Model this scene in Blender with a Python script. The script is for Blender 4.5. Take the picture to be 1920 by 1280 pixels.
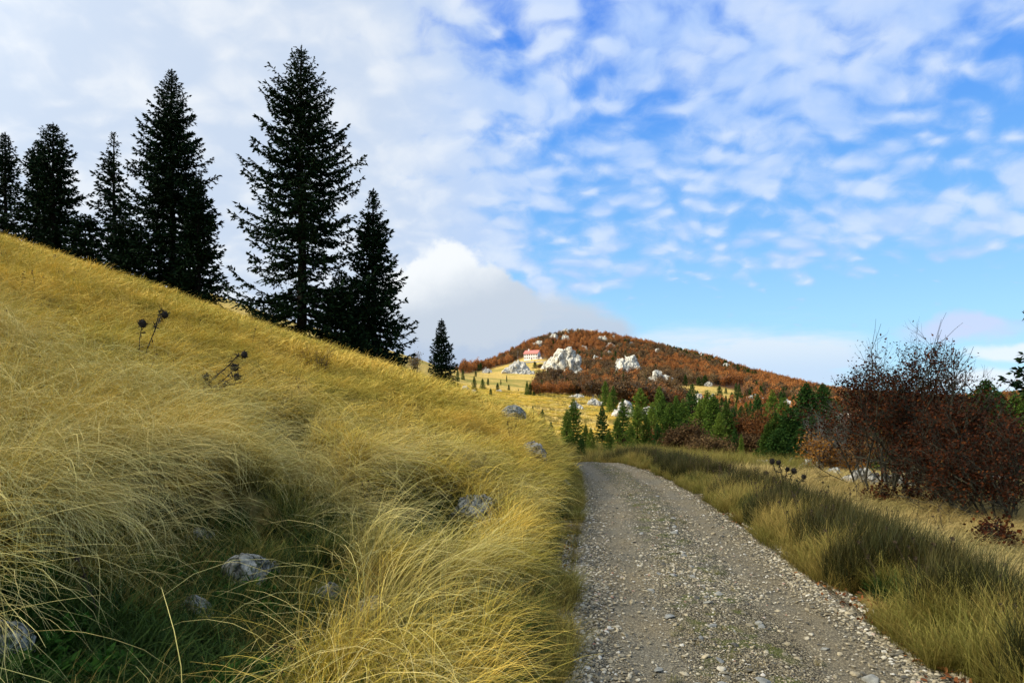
import bpy, math, random
import numpy as np
from math import radians, sin, cos, pi, sqrt, atan2

scene = bpy.context.scene
COL = scene.collection
for _o in list(bpy.data.objects):
    bpy.data.objects.remove(_o, do_unlink=True)

# ------------------------------------------------------------------ camera, exposure, sun direction
CAM_Z = 1.7
FPX = 1280.0            # focal length in the photograph's pixels (24 mm on 36 mm, 1920 px wide)
HY = 770.0              # level line of the photograph
cam_data = bpy.data.cameras.new('camera')
cam_data.lens = 24.0
cam_data.sensor_width = 36.0
cam_data.shift_y = (HY - 640.0) / 1920.0
cam_data.clip_start = 0.05
cam_data.clip_end = 12000.0
cam = bpy.data.objects.new('camera', cam_data)
cam.location = (0, 0, CAM_Z)
cam.rotation_euler = (radians(90), 0, 0)
COL.objects.link(cam)
scene.camera = cam

scene.view_settings.view_transform = 'Standard'
scene.view_settings.look = 'None'
scene.view_settings.gamma = 1.0
scene.view_settings.exposure = 0.35
scene.view_settings.use_curve_mapping = False
scene.cycles.max_bounces = 5
scene.cycles.diffuse_bounces = 2
scene.cycles.glossy_bounces = 1
scene.cycles.transmission_bounces = 3
scene.cycles.transparent_max_bounces = 4
scene.cycles.use_adaptive_sampling = True
scene.cycles.adaptive_threshold = 0.02

SUN_EL = radians(34.0)
SUN_AZ = radians(-101.0)     # from +Y clockwise: the sun stands to the left and a little behind the camera
SUN = np.array([sin(SUN_AZ) * cos(SUN_EL), cos(SUN_AZ) * cos(SUN_EL), sin(SUN_EL)])


# ------------------------------------------------------------------ node helper
class NT:
    def __init__(self, tree):
        self.t = tree
        self.n = tree.nodes
        self.l = tree.links

    def put(self, sock, v):
        if v is None:
            return
        if isinstance(v, bpy.types.NodeSocket):
            self.l.new(v, sock)
        else:
            sock.default_value = v

    def node(self, kind, **props):
        nd = self.n.new(kind)
        for k, v in props.items():
            setattr(nd, k, v)
        return nd

    def m(self, op, a=None, b=None, c=None, clamp=False):
        nd = self.node('ShaderNodeMath', operation=op, use_clamp=clamp)
        for i, v in enumerate((a, b, c)):
            self.put(nd.inputs[i], v)
        return nd.outputs[0]

    def vm(self, op, a=None, b=None, scale=None):
        nd = self.node('ShaderNodeVectorMath', operation=op)
        self.put(nd.inputs[0], a)
        self.put(nd.inputs[1], b)
        if scale is not None:
            self.put(nd.inputs['Scale'], scale)
        return nd.outputs['Value'] if op in ('LENGTH', 'DISTANCE', 'DOT_PRODUCT') else nd.outputs[0]

    def noise(self, vec, scale, detail=4.0, rough=0.55, lac=2.0, dist=0.0, dims='3D', color=False):
        nd = self.node('ShaderNodeTexNoise', noise_dimensions=dims)
        self.put(nd.inputs['Vector'], vec)
        nd.inputs['Scale'].default_value = scale
        nd.inputs['Detail'].default_value = detail
        nd.inputs['Roughness'].default_value = rough
        nd.inputs['Lacunarity'].default_value = lac
        nd.inputs['Distortion'].default_value = dist
        return nd.outputs['Color'] if color else nd.outputs['Fac']

    def voro(self, vec, scale, feature='F1', out='Distance', rand=1.0):
        nd = self.node('ShaderNodeTexVoronoi', feature=feature)
        self.put(nd.inputs['Vector'], vec)
        nd.inputs['Scale'].default_value = scale
        nd.inputs['Randomness'].default_value = rand
        return nd.outputs[out]

    def ss(self, v, lo, hi, a=0.0, b=1.0, kind='SMOOTHSTEP'):
        nd = self.node('ShaderNodeMapRange', interpolation_type=kind)
        self.put(nd.inputs[0], v)
        for i, x in ((1, lo), (2, hi), (3, a), (4, b)):
            self.put(nd.inputs[i], x)
        return nd.outputs[0]

    def lin(self, v, lo, hi, a=0.0, b=1.0):
        return self.ss(v, lo, hi, a, b, 'LINEAR')

    def mix(self, f, a, b, blend='MIX'):
        nd = self.node('ShaderNodeMix', data_type='RGBA', blend_type=blend)
        self.put(nd.inputs[0], f)
        self.put(nd.inputs[6], (*a, 1) if isinstance(a, tuple) and len(a) == 3 else a)
        self.put(nd.inputs[7], (*b, 1) if isinstance(b, tuple) and len(b) == 3 else b)
        return nd.outputs[2]

    def ramp(self, v, stops, interp='LINEAR'):
        nd = self.node('ShaderNodeValToRGB')
        nd.color_ramp.interpolation = interp
        e = nd.color_ramp.elements
        while len(e) < len(stops):
            e.new(0.5)
        for i, (p, c) in enumerate(stops):
            e[i].position = p
            e[i].color = (*c, 1)
        self.put(nd.inputs[0], v)
        return nd.outputs[0]

    def pos(self):
        return self.node('ShaderNodeNewGeometry').outputs['Position']

    def attr(self, name, out='Fac', kind='GEOMETRY'):
        nd = self.node('ShaderNodeAttribute', attribute_name=name, attribute_type=kind)
        return nd.outputs[out]

    def sep(self, v):
        nd = self.node('ShaderNodeSeparateXYZ')
        self.put(nd.inputs[0], v)
        return nd.outputs

    def comb(self, x=0.0, y=0.0, z=0.0):
        nd = self.node('ShaderNodeCombineXYZ')
        for i, v in enumerate((x, y, z)):
            self.put(nd.inputs[i], v)
        return nd.outputs[0]

    def bump(self, h, strength=0.5, dist=0.02, normal=None):
        nd = self.node('ShaderNodeBump')
        nd.inputs['Strength'].default_value = strength
        nd.inputs['Distance'].default_value = dist
        self.put(nd.inputs['Height'], h)
        if normal is not None:
            self.put(nd.inputs['Normal'], normal)
        return nd.outputs[0]

    def rnd(self):
        return self.node('ShaderNodeObjectInfo').outputs['Random']


def material(name):
    mt = bpy.data.materials.new(name)
    mt.use_nodes = True
    mt.node_tree.nodes.clear()
    t = NT(mt.node_tree)
    return mt, t


def finish(t, color, rough=0.9, normal=None, spec=0.15, transl=0.0, tcolor=None):
    out = t.node('ShaderNodeOutputMaterial')
    p = t.node('ShaderNodeBsdfPrincipled')
    t.put(p.inputs['Base Color'], (*color, 1) if isinstance(color, tuple) and len(color) == 3 else color)
    t.put(p.inputs['Roughness'], rough)
    p.inputs['Specular IOR Level'].default_value = spec
    if normal is not None:
        t.put(p.inputs['Normal'], normal)
    if transl > 0:
        tr = t.node('ShaderNodeBsdfTranslucent')
        c = color if tcolor is None else tcolor
        t.put(tr.inputs['Color'], (*c, 1) if isinstance(c, tuple) and len(c) == 3 else c)
        mx = t.node('ShaderNodeMixShader')
        mx.inputs[0].default_value = transl
        t.l.new(p.outputs[0], mx.inputs[1])
        t.l.new(tr.outputs[0], mx.inputs[2])
        t.l.new(mx.outputs[0], out.inputs[0])
    else:
        t.l.new(p.outputs[0], out.inputs[0])


# ------------------------------------------------------------------ world: physical sky with a cloud layer
def lin3(r, g, b):
    f = lambda c: c / 12.92 if c <= 0.04045 else ((c + 0.055) / 1.055) ** 2.4
    return (f(r), f(g), f(b))


SKY_STRENGTH = 0.10


def build_world():
    w = bpy.data.worlds.new('World')
    scene.world = w
    w.use_nodes = True
    w.node_tree.nodes.clear()
    t = NT(w.node_tree)
    sky = t.node('ShaderNodeTexSky', sky_type='NISHITA')
    sky.sun_disc = False
    sky.sun_elevation = SUN_EL
    sky.sun_rotation = SUN_AZ
    sky.air_density = 1.0
    sky.dust_density = 0.35
    sky.ozone_density = 2.2
    sky.altitude = 1500
    d = t.vm('NORMALIZE', t.node('ShaderNodeTexCoord').outputs['Generated'])
    x, y, z = t.sep(d)
    hyp = t.m('SQRT', t.m('ADD', t.m('MULTIPLY', x, x), t.m('MULTIPLY', y, y)))
    el = t.m('DIVIDE', z, t.m('MAXIMUM', hyp, 0.001))
    az = t.m('ARCTAN2', x, y)
    k = 1.10 / SKY_STRENGTH / 2 ** 0.35

    def C(r, g, b):
        q = lin3(r, g, b)
        return (q[0] * k, q[1] * k, q[2] * k)

    # clear sky: the physical sky, pushed to the deep blue of a polarised photograph, paler low down
    hs = t.node('ShaderNodeHueSaturation')
    t.put(hs.inputs['Color'], sky.outputs[0])
    hs.inputs['Saturation'].default_value = 1.25
    hs.inputs['Value'].default_value = 1.0
    blue = t.ramp(t.lin(el, 0.0, 0.62), [(0.0, lin3(.74, .91, 1.0)), (0.2, lin3(.66, .87, 1.0)), (0.42, lin3(.50, .75, .99)), (0.68, lin3(.38, .64, .98)), (1.0, lin3(.27, .52, .95))])
    blue = t.vm('SCALE', blue, scale=k)
    base = t.mix(0.82, hs.outputs[0], blue)

    # altocumulus field on a high plane
    den = t.m('ADD', t.m('MAXIMUM', z, 0.0), 0.42)
    px = t.m('DIVIDE', x, den)
    py = t.m('DIVIDE', y, den)
    p = t.comb(px, py, 0.0)
    warp = t.vm('SCALE', t.vm('SUBTRACT', t.noise(p, 5.0, 3, color=True), (0.5, 0.5, 0.5)), scale=0.13)
    pw = t.vm('ADD', p, warp)
    puffs = t.m('SUBTRACT', 1.0, t.voro(t.vm('MULTIPLY', pw, (0.8, 1.25, 1.0)), 21.0, 'SMOOTH_F1'))
    fine = t.noise(pw, 17.0, 6, 0.58)
    broad = t.noise(p, 3.6, 3, 0.5)
    # more cover on the left, clear band low on the right
    leftness = t.ss(az, 0.10, -0.22)
    lowclear = t.m('MULTIPLY', t.ss(el, 0.25, 0.13), t.ss(az, 0.02, 0.22))
    lowleft = t.m('MULTIPLY', t.ss(el, 0.36, 0.20), t.ss(az, 0.08, -0.08))
    blue_top = t.m('MULTIPLY', t.ss(el, 0.47, 0.56), t.m('MULTIPLY', t.ss(az, -0.2, -0.10), t.ss(az, 0.06, -0.02)))
    dn = t.m('ADD', t.m('MULTIPLY', puffs, 0.75), t.m('MULTIPLY', fine, 0.75))
    dn = t.m('ADD', dn, t.m('MULTIPLY', t.m('SUBTRACT', broad, 0.5), 0.9))
    dn = t.m('ADD', dn, t.m('MULTIPLY', leftness, 0.44))
    dn = t.m('ADD', dn, t.m('MULTIPLY', lowleft, 0.25))
    dn = t.m('ADD', dn, t.m('MULTIPLY', t.m('MULTIPLY', t.ss(el, 0.34, 0.5), t.ss(az, 0.08, 0.3)), 0.12))
    dn = t.m('SUBTRACT', dn, t.m('MULTIPLY', lowclear, 0.42))
    dn = t.m('SUBTRACT', dn, t.m('MULTIPLY', blue_top, 0.22))
    cov = t.ss(dn, 0.52, 1.02)
    shade = t.ss(t.m('ADD', t.m('MULTIPLY', t.noise(pw, 8.0, 5, 0.55), 0.7), t.m('MULTIPLY', puffs, 0.22)), 0.38, 0.64)
    white = t.mix(t.ss(az, 0.12, -0.25), C(.82, .88, .965), C(.885, .91, .94))
    grey = t.mix(t.ss(az, 0.12, -0.25), C(.69, .80, .965), C(.78, .835, .91))
    ccol = t.mix(t.m('MULTIPLY', shade, t.ss(dn, 0.55, 0.95)), grey, white)
    covf = t.m('MULTIPLY', cov, t.ss(az, 0.3, -0.2, 0.86, 0.97))
    col = t.mix(covf, base, ccol)

    # small streaks low on the right
    q = t.comb(t.m('MULTIPLY', az, 1.0), t.m('MULTIPLY', el, 4.2), 0.0)
    st = t.noise(q, 5.0, 5, 0.55)
    band = t.m('MULTIPLY', t.ss(el, 0.012, 0.045), t.ss(el, 0.150, 0.075))
    band = t.m('MULTIPLY', band, t.m('MULTIPLY', t.ss(az, 0.10, 0.2), t.ss(az, 0.56, 0.40)))
    band = t.m('ADD', band, 0.0)
    stc = t.ss(t.m('ADD', t.m('MULTIPLY', st, 1.8), t.m('MULTIPLY', band, 0.55)), 0.98, 1.55)
    stc = t.m('MULTIPLY', stc, band)
    scol = t.mix(t.ss(el, 0.045, 0.10), C(.77, .85, .945), C(.86, .905, .95))
    col = t.mix(t.m('MULTIPLY', t.m('MINIMUM', t.m('MULTIPLY', stc, 1.4), 1.0), 0.9), col, scol)

    # individual low clouds: (px, py, rx, ry) of their lobes in degrees of view
    nz = t.noise(t.comb(az, el, 0.0), 14.0, 6, 0.6, color=True)
    nzv = t.vm('SUBTRACT', nz, (0.5, 0.5, 0.5))
    nzs = t.sep(nzv)

    def lobes(lst, wob, soft):
        res = None
        ax = t.m('ADD', az, t.m('MULTIPLY', nzs[0], wob))
        ey = t.m('ADD', el, t.m('MULTIPLY', nzs[1], wob))
        for (cx, cy, rx, ry) in lst:
            a0 = math.atan((cx - 960) / FPX)
            e0 = (HY - cy) / FPX * cos(a0)
            dx = t.m('DIVIDE', t.m('SUBTRACT', ax, a0), rx / FPX)
            dy = t.m('DIVIDE', t.m('SUBTRACT', ey, e0), ry / FPX)
            r = t.m('SQRT', t.m('ADD', t.m('MULTIPLY', dx, dx), t.m('MULTIPLY', dy, dy)))
            v = t.m('SUBTRACT', 1.0, r)
            res = v if res is None else t.m('SMOOTH_MAX', res, v, 0.25)
        return t.ss(res, -soft, soft), res

    pk, _ = lobes([(1800, 612, 75, 20), (1840, 604, 45, 12)], 0.05, 0.5)
    col = t.mix(t.m('MULTIPLY', pk, 0.75), col, C(.80, .83, .95))
    pk2, _ = lobes([(1905, 658, 60, 13), (1890, 712, 90, 16)], 0.03, 0.4)
    col = t.mix(t.m('MULTIPLY', pk2, 0.9), col, C(.90, .94, .98))
    # the grey bank under the cumulus, reaching right to the hill
    bank, _ = lobes([(1030, 640, 140, 85), (900, 640, 200, 100), (740, 640, 200, 110), (1110, 625, 75, 38)], 0.035, 0.22)
    bcol = t.mix(t.ss(el, 0.05, 0.2), C(.69, .755, .845), C(.78, .82, .865))
    col = t.mix(t.m('MULTIPLY', bank, 0.93), col, bcol)
    cu, cr = lobes([(845, 512, 62, 62), (800, 515, 58, 48), (905, 535, 52, 55), (765, 560, 70, 70), (860, 590, 110, 70), (955, 580, 58, 52)], 0.085, 0.17)
    cut = t.m('ADD', t.m('MULTIPLY', t.m('ADD', el, t.m('MULTIPLY', nzs[2], 0.06)), 1.0), t.m('MULTIPLY', az, -0.35))
    cucol = t.mix(t.ss(cut, 0.17, 0.255), C(.76, .805, .86), C(.94, .955, .965))
    col = t.mix(t.m('MULTIPLY', cu, 0.95), col, cucol)
    # below the horizon the world is dim ground
    col = t.mix(t.ss(z, -0.02, 0.0), (0.9, 0.8, 0.6), col)
    # unseen sky toward the sun and behind brightened and warmed to light the foreground
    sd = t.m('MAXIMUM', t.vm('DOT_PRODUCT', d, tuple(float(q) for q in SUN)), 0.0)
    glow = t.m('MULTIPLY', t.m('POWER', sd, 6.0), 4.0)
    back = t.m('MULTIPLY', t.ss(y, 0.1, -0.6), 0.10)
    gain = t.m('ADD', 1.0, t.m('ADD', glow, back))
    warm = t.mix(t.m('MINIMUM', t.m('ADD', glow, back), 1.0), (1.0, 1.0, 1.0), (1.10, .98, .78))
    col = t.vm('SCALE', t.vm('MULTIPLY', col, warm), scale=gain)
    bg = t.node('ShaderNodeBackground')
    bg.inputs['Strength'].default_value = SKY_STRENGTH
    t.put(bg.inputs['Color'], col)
    o = t.node('ShaderNodeOutputWorld')
    t.l.new(bg.outputs[0], o.inputs[0])


build_world()

sl = bpy.data.lights.new('sun', 'SUN')
sl.energy = 4.6
sl.angle = radians(0.53)
sl.color = (1.0, 0.93, 0.80)
so = bpy.data.objects.new('sun', sl)
import mathutils
so.rotation_euler = mathutils.Vector(SUN).to_track_quat('Z', 'Y').to_euler()
so.location = (-30, -10, 40)
COL.objects.link(so)


# ------------------------------------------------------------------ numpy noise
def _h(ix, iy, iz, seed=0):
    n = (ix.astype(np.int64) * 374761393 + iy.astype(np.int64) * 668265263 + iz.astype(np.int64) * 2147483647 + seed * 974634777) & 0xFFFFFFFF
    n = ((n ^ (n >> 13)) * 1274126177) & 0xFFFFFFFF
    n = ((n ^ (n >> 16)) * 2246822519) & 0xFFFFFFFF
    n = n ^ (n >> 15)
    return (n & 0xFFFFFF) / float(0xFFFFFF)


def vnoise(x, y, z=None, seed=0):
    x = np.asarray(x, float)
    y = np.asarray(y, float)
    z = np.zeros_like(x) if z is None else np.asarray(z, float)
    ix, iy, iz = np.floor(x), np.floor(y), np.floor(z)
    fx, fy, fz = x - ix, y - iy, z - iz
    fx, fy, fz = (f * f * (3 - 2 * f) for f in (fx, fy, fz))
    r = 0
    for dx in (0, 1):
        for dy in (0, 1):
            for dz in (0, 1):
                w = (fx if dx else 1 - fx) * (fy if dy else 1 - fy) * (fz if dz else 1 - fz)
                r = r + w * _h(ix + dx, iy + dy, iz + dz, seed)
    return r * 2 - 1


def fbm(x, y, z=None, oct=4, seed=0, gain=0.5, ridged=False):
    a, s, tot = 1.0, 0.0, 0.0
    x = np.asarray(x, float)
    y = np.asarray(y, float)
    for o in range(oct):
        v = vnoise(x, y, z, seed + o * 17)
        if ridged:
            v = 1 - 2 * np.abs(v)
        s = s + a * v
        tot += a
        a *= gain
        x = x * 2.03 + 11.3
        y = y * 2.03 + 5.7
        if z is not None:
            z = np.asarray(z, float) * 2.03 + 3.1
    return s / tot


def sstep(a, b, x):
    t = np.clip((np.asarray(x, float) - a) / (b - a), 0, 1)
    return t * t * (3 - 2 * t)


# ------------------------------------------------------------------ terrain
RY = [-30, -10, 0, 4.27, 7.5, 12.8, 16.7, 20.0, 23.6, 26.5, 29, 31.5, 34, 38, 44]
RL = [-1.8, -.7, -.1, .28, .64, 1.25, 1.60, 1.78, 1.72, 1.2, .2, -1.5, -4.2, -9.5, -18]
RR = [.8, 1.9, 2.5, 2.80, 3.16, 3.72, 3.92, 3.85, 3.50, 3.1, 2.3, .9, -1.6, -7.0, -15.5]


def _smooth_interp(y, X, Y):
    y = np.asarray(y, float)
    s = 0
    for d, w in ((-1.0, .15), (-.5, .22), (0, .26), (.5, .22), (1.0, .15)):
        s = s + w * np.interp(y + d, X, Y)
    return s


def road_l(y):
    return _smooth_interp(y, RY, RL)


def road_r(y):
    return _smooth_interp(y, RY, RR)


def road_z(y):
    y = np.asarray(y, float)
    return -0.065 * np.maximum(y - 21.5, 0) * sstep(21, 25, y)


# far ground: for each column of the view, (distance, row in the photograph)
FAR = {
    -2600: [(20, 640), (45, 640), (130, 640), (400, 690), (3000, 765)],
    -400: [(20, 560), (45, 540), (90, 500), (130, 490), (250, 520), (400, 620), (3000, 760)],
    0: [(20, 560), (45, 525), (60, 515), (90, 508), (130, 505), (180, 510), (250, 540), (400, 620), (700, 680), (3000, 760)],
    400: [(20, 640), (45, 605), (60, 598), (90, 585), (130, 568), (180, 552), (230, 560), (400, 640), (800, 700), (3000, 760)],
    600: [(20, 700), (45, 678), (60, 672), (90, 655), (130, 638), (180, 622), (240, 615), (280, 625), (500, 680), (3000, 760)],
    700: [(20, 740), (45, 722), (60, 712), (90, 695), (130, 672), (180, 655), (240, 646), (290, 648), (500, 690), (3000, 760)],
    780: [(20, 780), (45, 760), (60, 745), (90, 722), (130, 705), (180, 692), (240, 680), (300, 672), (360, 680), (600, 720), (3000, 765)],
    870: [(20, 830), (45, 805), (60, 790), (90, 765), (130, 742), (180, 726), (240, 714), (320, 703), (420, 696), (470, 699), (600, 703), (700, 705), (1000, 745), (3000, 768)],
    950: [(20, 880), (45, 838), (60, 815), (90, 785), (130, 755), (180, 735), (240, 718), (320, 705), (420, 692), (470, 686), (500, 684), (560, 684), (620, 674), (680, 668), (740, 675), (1000, 715), (3000, 768)],
    1000: [(20, 900), (30, 872), (45, 850), (60, 832), (90, 792), (130, 760), (180, 740), (240, 723), (320, 706), (420, 689), (490, 674), (520, 672), (560, 668), (620, 652), (690, 638), (750, 645), (1000, 705), (3000, 768)],
    1080: [(20, 900), (30, 876), (45, 857), (60, 842), (90, 802), (130, 765), (180, 742), (240, 729), (320, 713), (420, 693), (500, 668), (560, 655), (620, 638), (700, 620), (760, 626), (1000, 690), (3000, 768)],
    1150: [(20, 900), (30, 874), (45, 858), (60, 848), (90, 808), (130, 770), (180, 747), (240, 733), (320, 717), (420, 697), (520, 667), (620, 645), (720, 632), (790, 640), (1000, 695), (3000, 768)],
    1225: [(20, 900), (30, 872), (45, 856), (60, 846), (90, 814), (130, 778), (180, 754), (240, 737), (320, 722), (420, 702), (520, 681), (620, 660), (740, 646), (800, 652), (1100, 705), (3000, 768)],
    1300: [(20, 905), (30, 880), (45, 862), (60, 850), (90, 820), (130, 784), (180, 760), (240, 744), (320, 728), (420, 709), (520, 691), (620, 673), (740, 663), (800, 670), (1100, 715), (3000, 768)],
    1400: [(20, 920), (30, 886), (45, 868), (60, 856), (90, 826), (130, 794), (180, 768), (240, 750), (320, 738), (420, 723), (520, 712), (620, 702), (740, 697), (800, 703), (1100, 735), (3000, 768)],
    1500: [(20, 930), (30, 895), (45, 873), (60, 862), (90, 832), (130, 802), (180, 778), (240, 762), (320, 752), (420, 742), (520, 732), (620, 726), (740, 722), (800, 727), (1100, 748), (3000, 768)],
    1600: [(20, 945), (30, 905), (45, 880), (60, 866), (90, 836), (130, 808), (180, 786), (240, 772), (320, 762), (420, 754), (520, 748), (620, 743), (740, 740), (900, 748), (3000, 768)],
    1750: [(20, 960), (30, 915), (45, 885), (60, 870), (90, 840), (130, 815), (180, 795), (240, 780), (320, 770), (420, 762), (520, 756), (620, 752), (740, 752), (900, 756), (3000, 768)],
    1920: [(20, 970), (30, 920), (45, 888), (60, 870), (90, 838), (130, 810), (180, 788), (240, 770), (320, 758), (420, 748), (520, 745), (620, 748), (900, 758), (3000, 768)],
    2400: [(20, 990), (30, 930), (60, 870), (130, 810), (240, 760), (400, 725), (520, 725), (900, 750), (3000, 768)],
    4400: [(20, 960), (60, 870), (240, 770), (500, 730), (900, 750), (3000, 768)],
}
_cols = sorted(FAR)
_ca = np.array([(c - 960) / FPX for c in _cols])
_GA = np.linspace(-2.8, 2.8, 561)
_GL = np.linspace(math.log(18), math.log(3600), 260)
_tab = np.zeros((len(_cols), len(_GL)))
for _i, _c in enumerate(_cols):
    _q = np.array(FAR[_c], float)
    _tab[_i] = np.interp(_GL, np.log(_q[:, 0]), _q[:, 1])
_G = np.zeros((len(_GA), len(_GL)))
for _j in range(len(_GL)):
    _G[:, _j] = np.interp(_GA, _ca, _tab[:, _j])


def _blur(a, k, axis):
    w = np.exp(-0.5 * (np.arange(-3 * k, 3 * k + 1) / k) ** 2)
    w /= w.sum()
    pad = [(0, 0), (0, 0)]
    pad[axis] = (3 * k, 3 * k)
    b = np.pad(a, pad, mode='edge')
    return np.apply_along_axis(lambda v: np.convolve(v, w, mode='valid'), axis, b)


_G = _blur(_blur(_G, 2, 0), 2, 1)


def far_h(x, y):
    y = np.maximum(y, 18.0)
    a = np.clip(x / y, -2.79, 2.79)
    ia = (a - _GA[0]) / (_GA[1] - _GA[0])
    il = np.clip((np.log(y) - _GL[0]) / (_GL[1] - _GL[0]), 0, len(_GL) - 1.001)
    i0 = np.clip(np.floor(ia).astype(int), 0, len(_GA) - 2)
    j0 = np.clip(np.floor(il).astype(int), 0, len(_GL) - 2)
    fa, fl = ia - i0, il - j0
    row = (_G[i0, j0] * (1 - fa) + _G[i0 + 1, j0] * fa) * (1 - fl) + (_G[i0, j0 + 1] * (1 - fa) + _G[i0 + 1, j0 + 1] * fa) * fl
    return CAM_Z + (HY - row) / FPX * y


def H0(x, y, rough=True):
    """ground height, without the bed of the road"""
    x = np.asarray(x, float)
    y = np.asarray(y, float)
    yn = np.minimum(y, 24.0)
    xl = np.where(y < 24, road_l(np.minimum(y, 24)), 1.72)
    u = xl - x
    up = np.maximum(u, 0)
    b = 0.06 + 0.84 * sstep(8, 20, yn)
    uc = np.minimum(up, 60)
    zl = 0.333 * uc + b * sstep(0.0, 1.5, up) - 0.25 * sstep(0, 2.6, up) * sstep(9, 3, yn) - 0.10 * sstep(0, 1, up) * sstep(9, 4, yn)
    # right side: a low verge, then falling away
    v = np.maximum(x - np.where(y < 24, road_r(np.minimum(y, 24)), 3.5), 0)
    zr = 0.10 * sstep(0.05, .5, v) - 0.30 * sstep(.8, 3.0, v) - 0.055 * np.maximum(v - 2, 0) * (v < 60) - 0.055 * 58 * (v >= 60)
    zn = np.where(u > 0, zl, zr)
    zn = zn - 0.06 * np.maximum(np.maximum(y, 0) - 22, 0) * sstep(1.8, -1.0, u)
    if rough:
        m = sstep(0.3, 1.5, up) + sstep(0.5, 2.0, v) * 0.5
        zn = zn + m * (0.16 * fbm(x * .55, y * .55, oct=3, seed=3) + 0.05 * fbm(x * 2.0, y * 2.0, oct=2, seed=8))
    yc = 25.0 + np.clip(-x, 0, 24) * 0.45
    w = sstep(yc, yc + 24, y)
    # beyond the crest the spur drops before the next slope takes over
    zn = zn - 0.30 * np.maximum(y - yc, 0) * sstep(-6, 2, u) * (1 - sstep(yc + 14, yc + 30, y)) * sstep(14, 4, up)
    zf = far_h(x, y)
    if rough:
        zf = zf + np.clip(y / 400.0, 0, 1) * 2.2 * fbm(x * .02, y * .02, oct=4, seed=21) + 0.25 * np.clip((y - 40) / 60, 0, 1) * fbm(x * .15, y * .15, oct=3, seed=5)
    z = zn * (1 - w) + zf * w
    # ground behind the camera carries on level with what is at the camera
    return z


def H(x, y):
    z = H0(x, y)
    z = z - (0.36 + 0.08 * sstep(4, 7, np.asarray(y, float))) * hollow_soft(x, y, z)
    x = np.asarray(x, float)
    y = np.asarray(y, float)
    l, r = road_l(y), road_r(y)
    slack = np.where(y > 24, 1.6, 0.35)
    d = np.maximum(l - x, x - r)          # >0 outside the road
    w = 1 - sstep(0.0, slack, d)
    w = w * (y < 44)
    return z * (1 - w) + (road_z(y) - 0.03) * w


def in_poly(px, py, poly):
    r = np.zeros(np.shape(px), bool)
    n = len(poly)
    for i in range(n):
        x1, y1 = poly[i]
        x2, y2 = poly[(i + 1) % n]
        c = ((y1 > py) != (y2 > py)) & (px < (x2 - x1) * (py - y1) / (y2 - y1 + 1e-9) + x1)
        r ^= c
    return r


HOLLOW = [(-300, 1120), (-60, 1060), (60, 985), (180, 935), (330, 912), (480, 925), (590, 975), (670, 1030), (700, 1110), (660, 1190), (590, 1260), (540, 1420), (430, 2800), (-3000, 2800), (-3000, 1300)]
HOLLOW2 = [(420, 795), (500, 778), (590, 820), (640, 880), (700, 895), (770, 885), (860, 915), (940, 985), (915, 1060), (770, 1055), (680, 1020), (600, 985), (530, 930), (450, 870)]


def hollow_raw(x, y, z):
    px, py = row_of(x, np.maximum(y, 0.5), z)
    m = in_poly(px + 26 * fbm(x * 3, y * 3, seed=44, oct=2), py + 22 * fbm(x * 3, y * 3, seed=45, oct=2), HOLLOW)
    m2 = in_poly(px, py, HOLLOW2)
    return (m | m2) & (y > 0.5) & (y < 16)


def hollow_mask(x, y, z=None):
    x, y = np.asarray(x, float), np.asarray(y, float)
    return hollow_raw(x, y, H0(x, y))


def hollow_soft(x, y, z0):
    x, y = np.asarray(x, float), np.asarray(y, float)
    s = 0.0
    sel = (y > 0.4) & (y < 17) & (x < 2)
    if not np.any(sel):
        return np.zeros(np.shape(x))
    for dx, dy in ((0, 0), (.12, 0), (-.12, 0), (0, .14), (0, -.14)):
        s = s + hollow_raw(x + dx, y + dy, H0(x + dx, y + dy)) * .2
    return s


def row_of(x, y, z):
    return 960 + FPX * x / y, HY - FPX * (z - CAM_Z) / y


def ground_at(px, py, ymin=2.0, ymax=900.0):
    """first ground point seen through a pixel of the photograph"""
    a, e = (px - 960) / FPX, (HY - py) / FPX
    ys = np.exp(np.linspace(math.log(ymin), math.log(ymax), 1500))
    g = H(a * ys, ys) - (CAM_Z + e * ys)
    k = np.argmax(g > 0)
    if g[k] <= 0:
        k = int(np.argmax(g))
    y = ys[k]
    return a * y, y, float(H(a * y, y))


# ------------------------------------------------------------------ mesh helpers
def mesh_np(name, V, quads=None, tris=None, mat=None, smooth=False, attrs=None, mats=None, fmat=None):
    me = bpy.data.meshes.new(name)
    V = np.asarray(V, np.float32)
    me.vertices.add(len(V))
    me.vertices.foreach_set('co', V.ravel())
    nq = 0 if quads is None else len(quads)
    nt = 0 if tris is None else len(tris)
    lv, ls, lt = [], [], []
    if nq:
        lv.append(np.asarray(quads, np.int32).ravel())
        ls.append(np.arange(nq, dtype=np.int32) * 4)
        lt.append(np.full(nq, 4, np.int32))
    if nt:
        lv.append(np.asarray(tris, np.int32).ravel())
        ls.append(np.arange(nt, dtype=np.int32) * 3 + nq * 4)
        lt.append(np.full(nt, 3, np.int32))
    lv = np.concatenate(lv)
    me.loops.add(len(lv))
    me.loops.foreach_set('vertex_index', lv)
    me.polygons.add(nq + nt)
    me.polygons.foreach_set('loop_start', np.concatenate(ls))
    me.polygons.foreach_set('loop_total', np.concatenate(lt))
    me.polygons.foreach_set('use_smooth', np.full(nq + nt, smooth, bool))
    if mats:
        for m_ in mats:
            me.materials.append(m_)
        if fmat is not None:
            me.polygons.foreach_set('material_index', np.asarray(fmat, np.int32))
    elif mat:
        me.materials.append(mat)
    for k, v in (attrs or {}).items():
        at = me.attributes.new(k, 'FLOAT', 'POINT')
        at.data.foreach_set('value', np.asarray(v, np.float32))
    me.update(calc_edges=True)
    me.validate()
    return me


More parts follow.
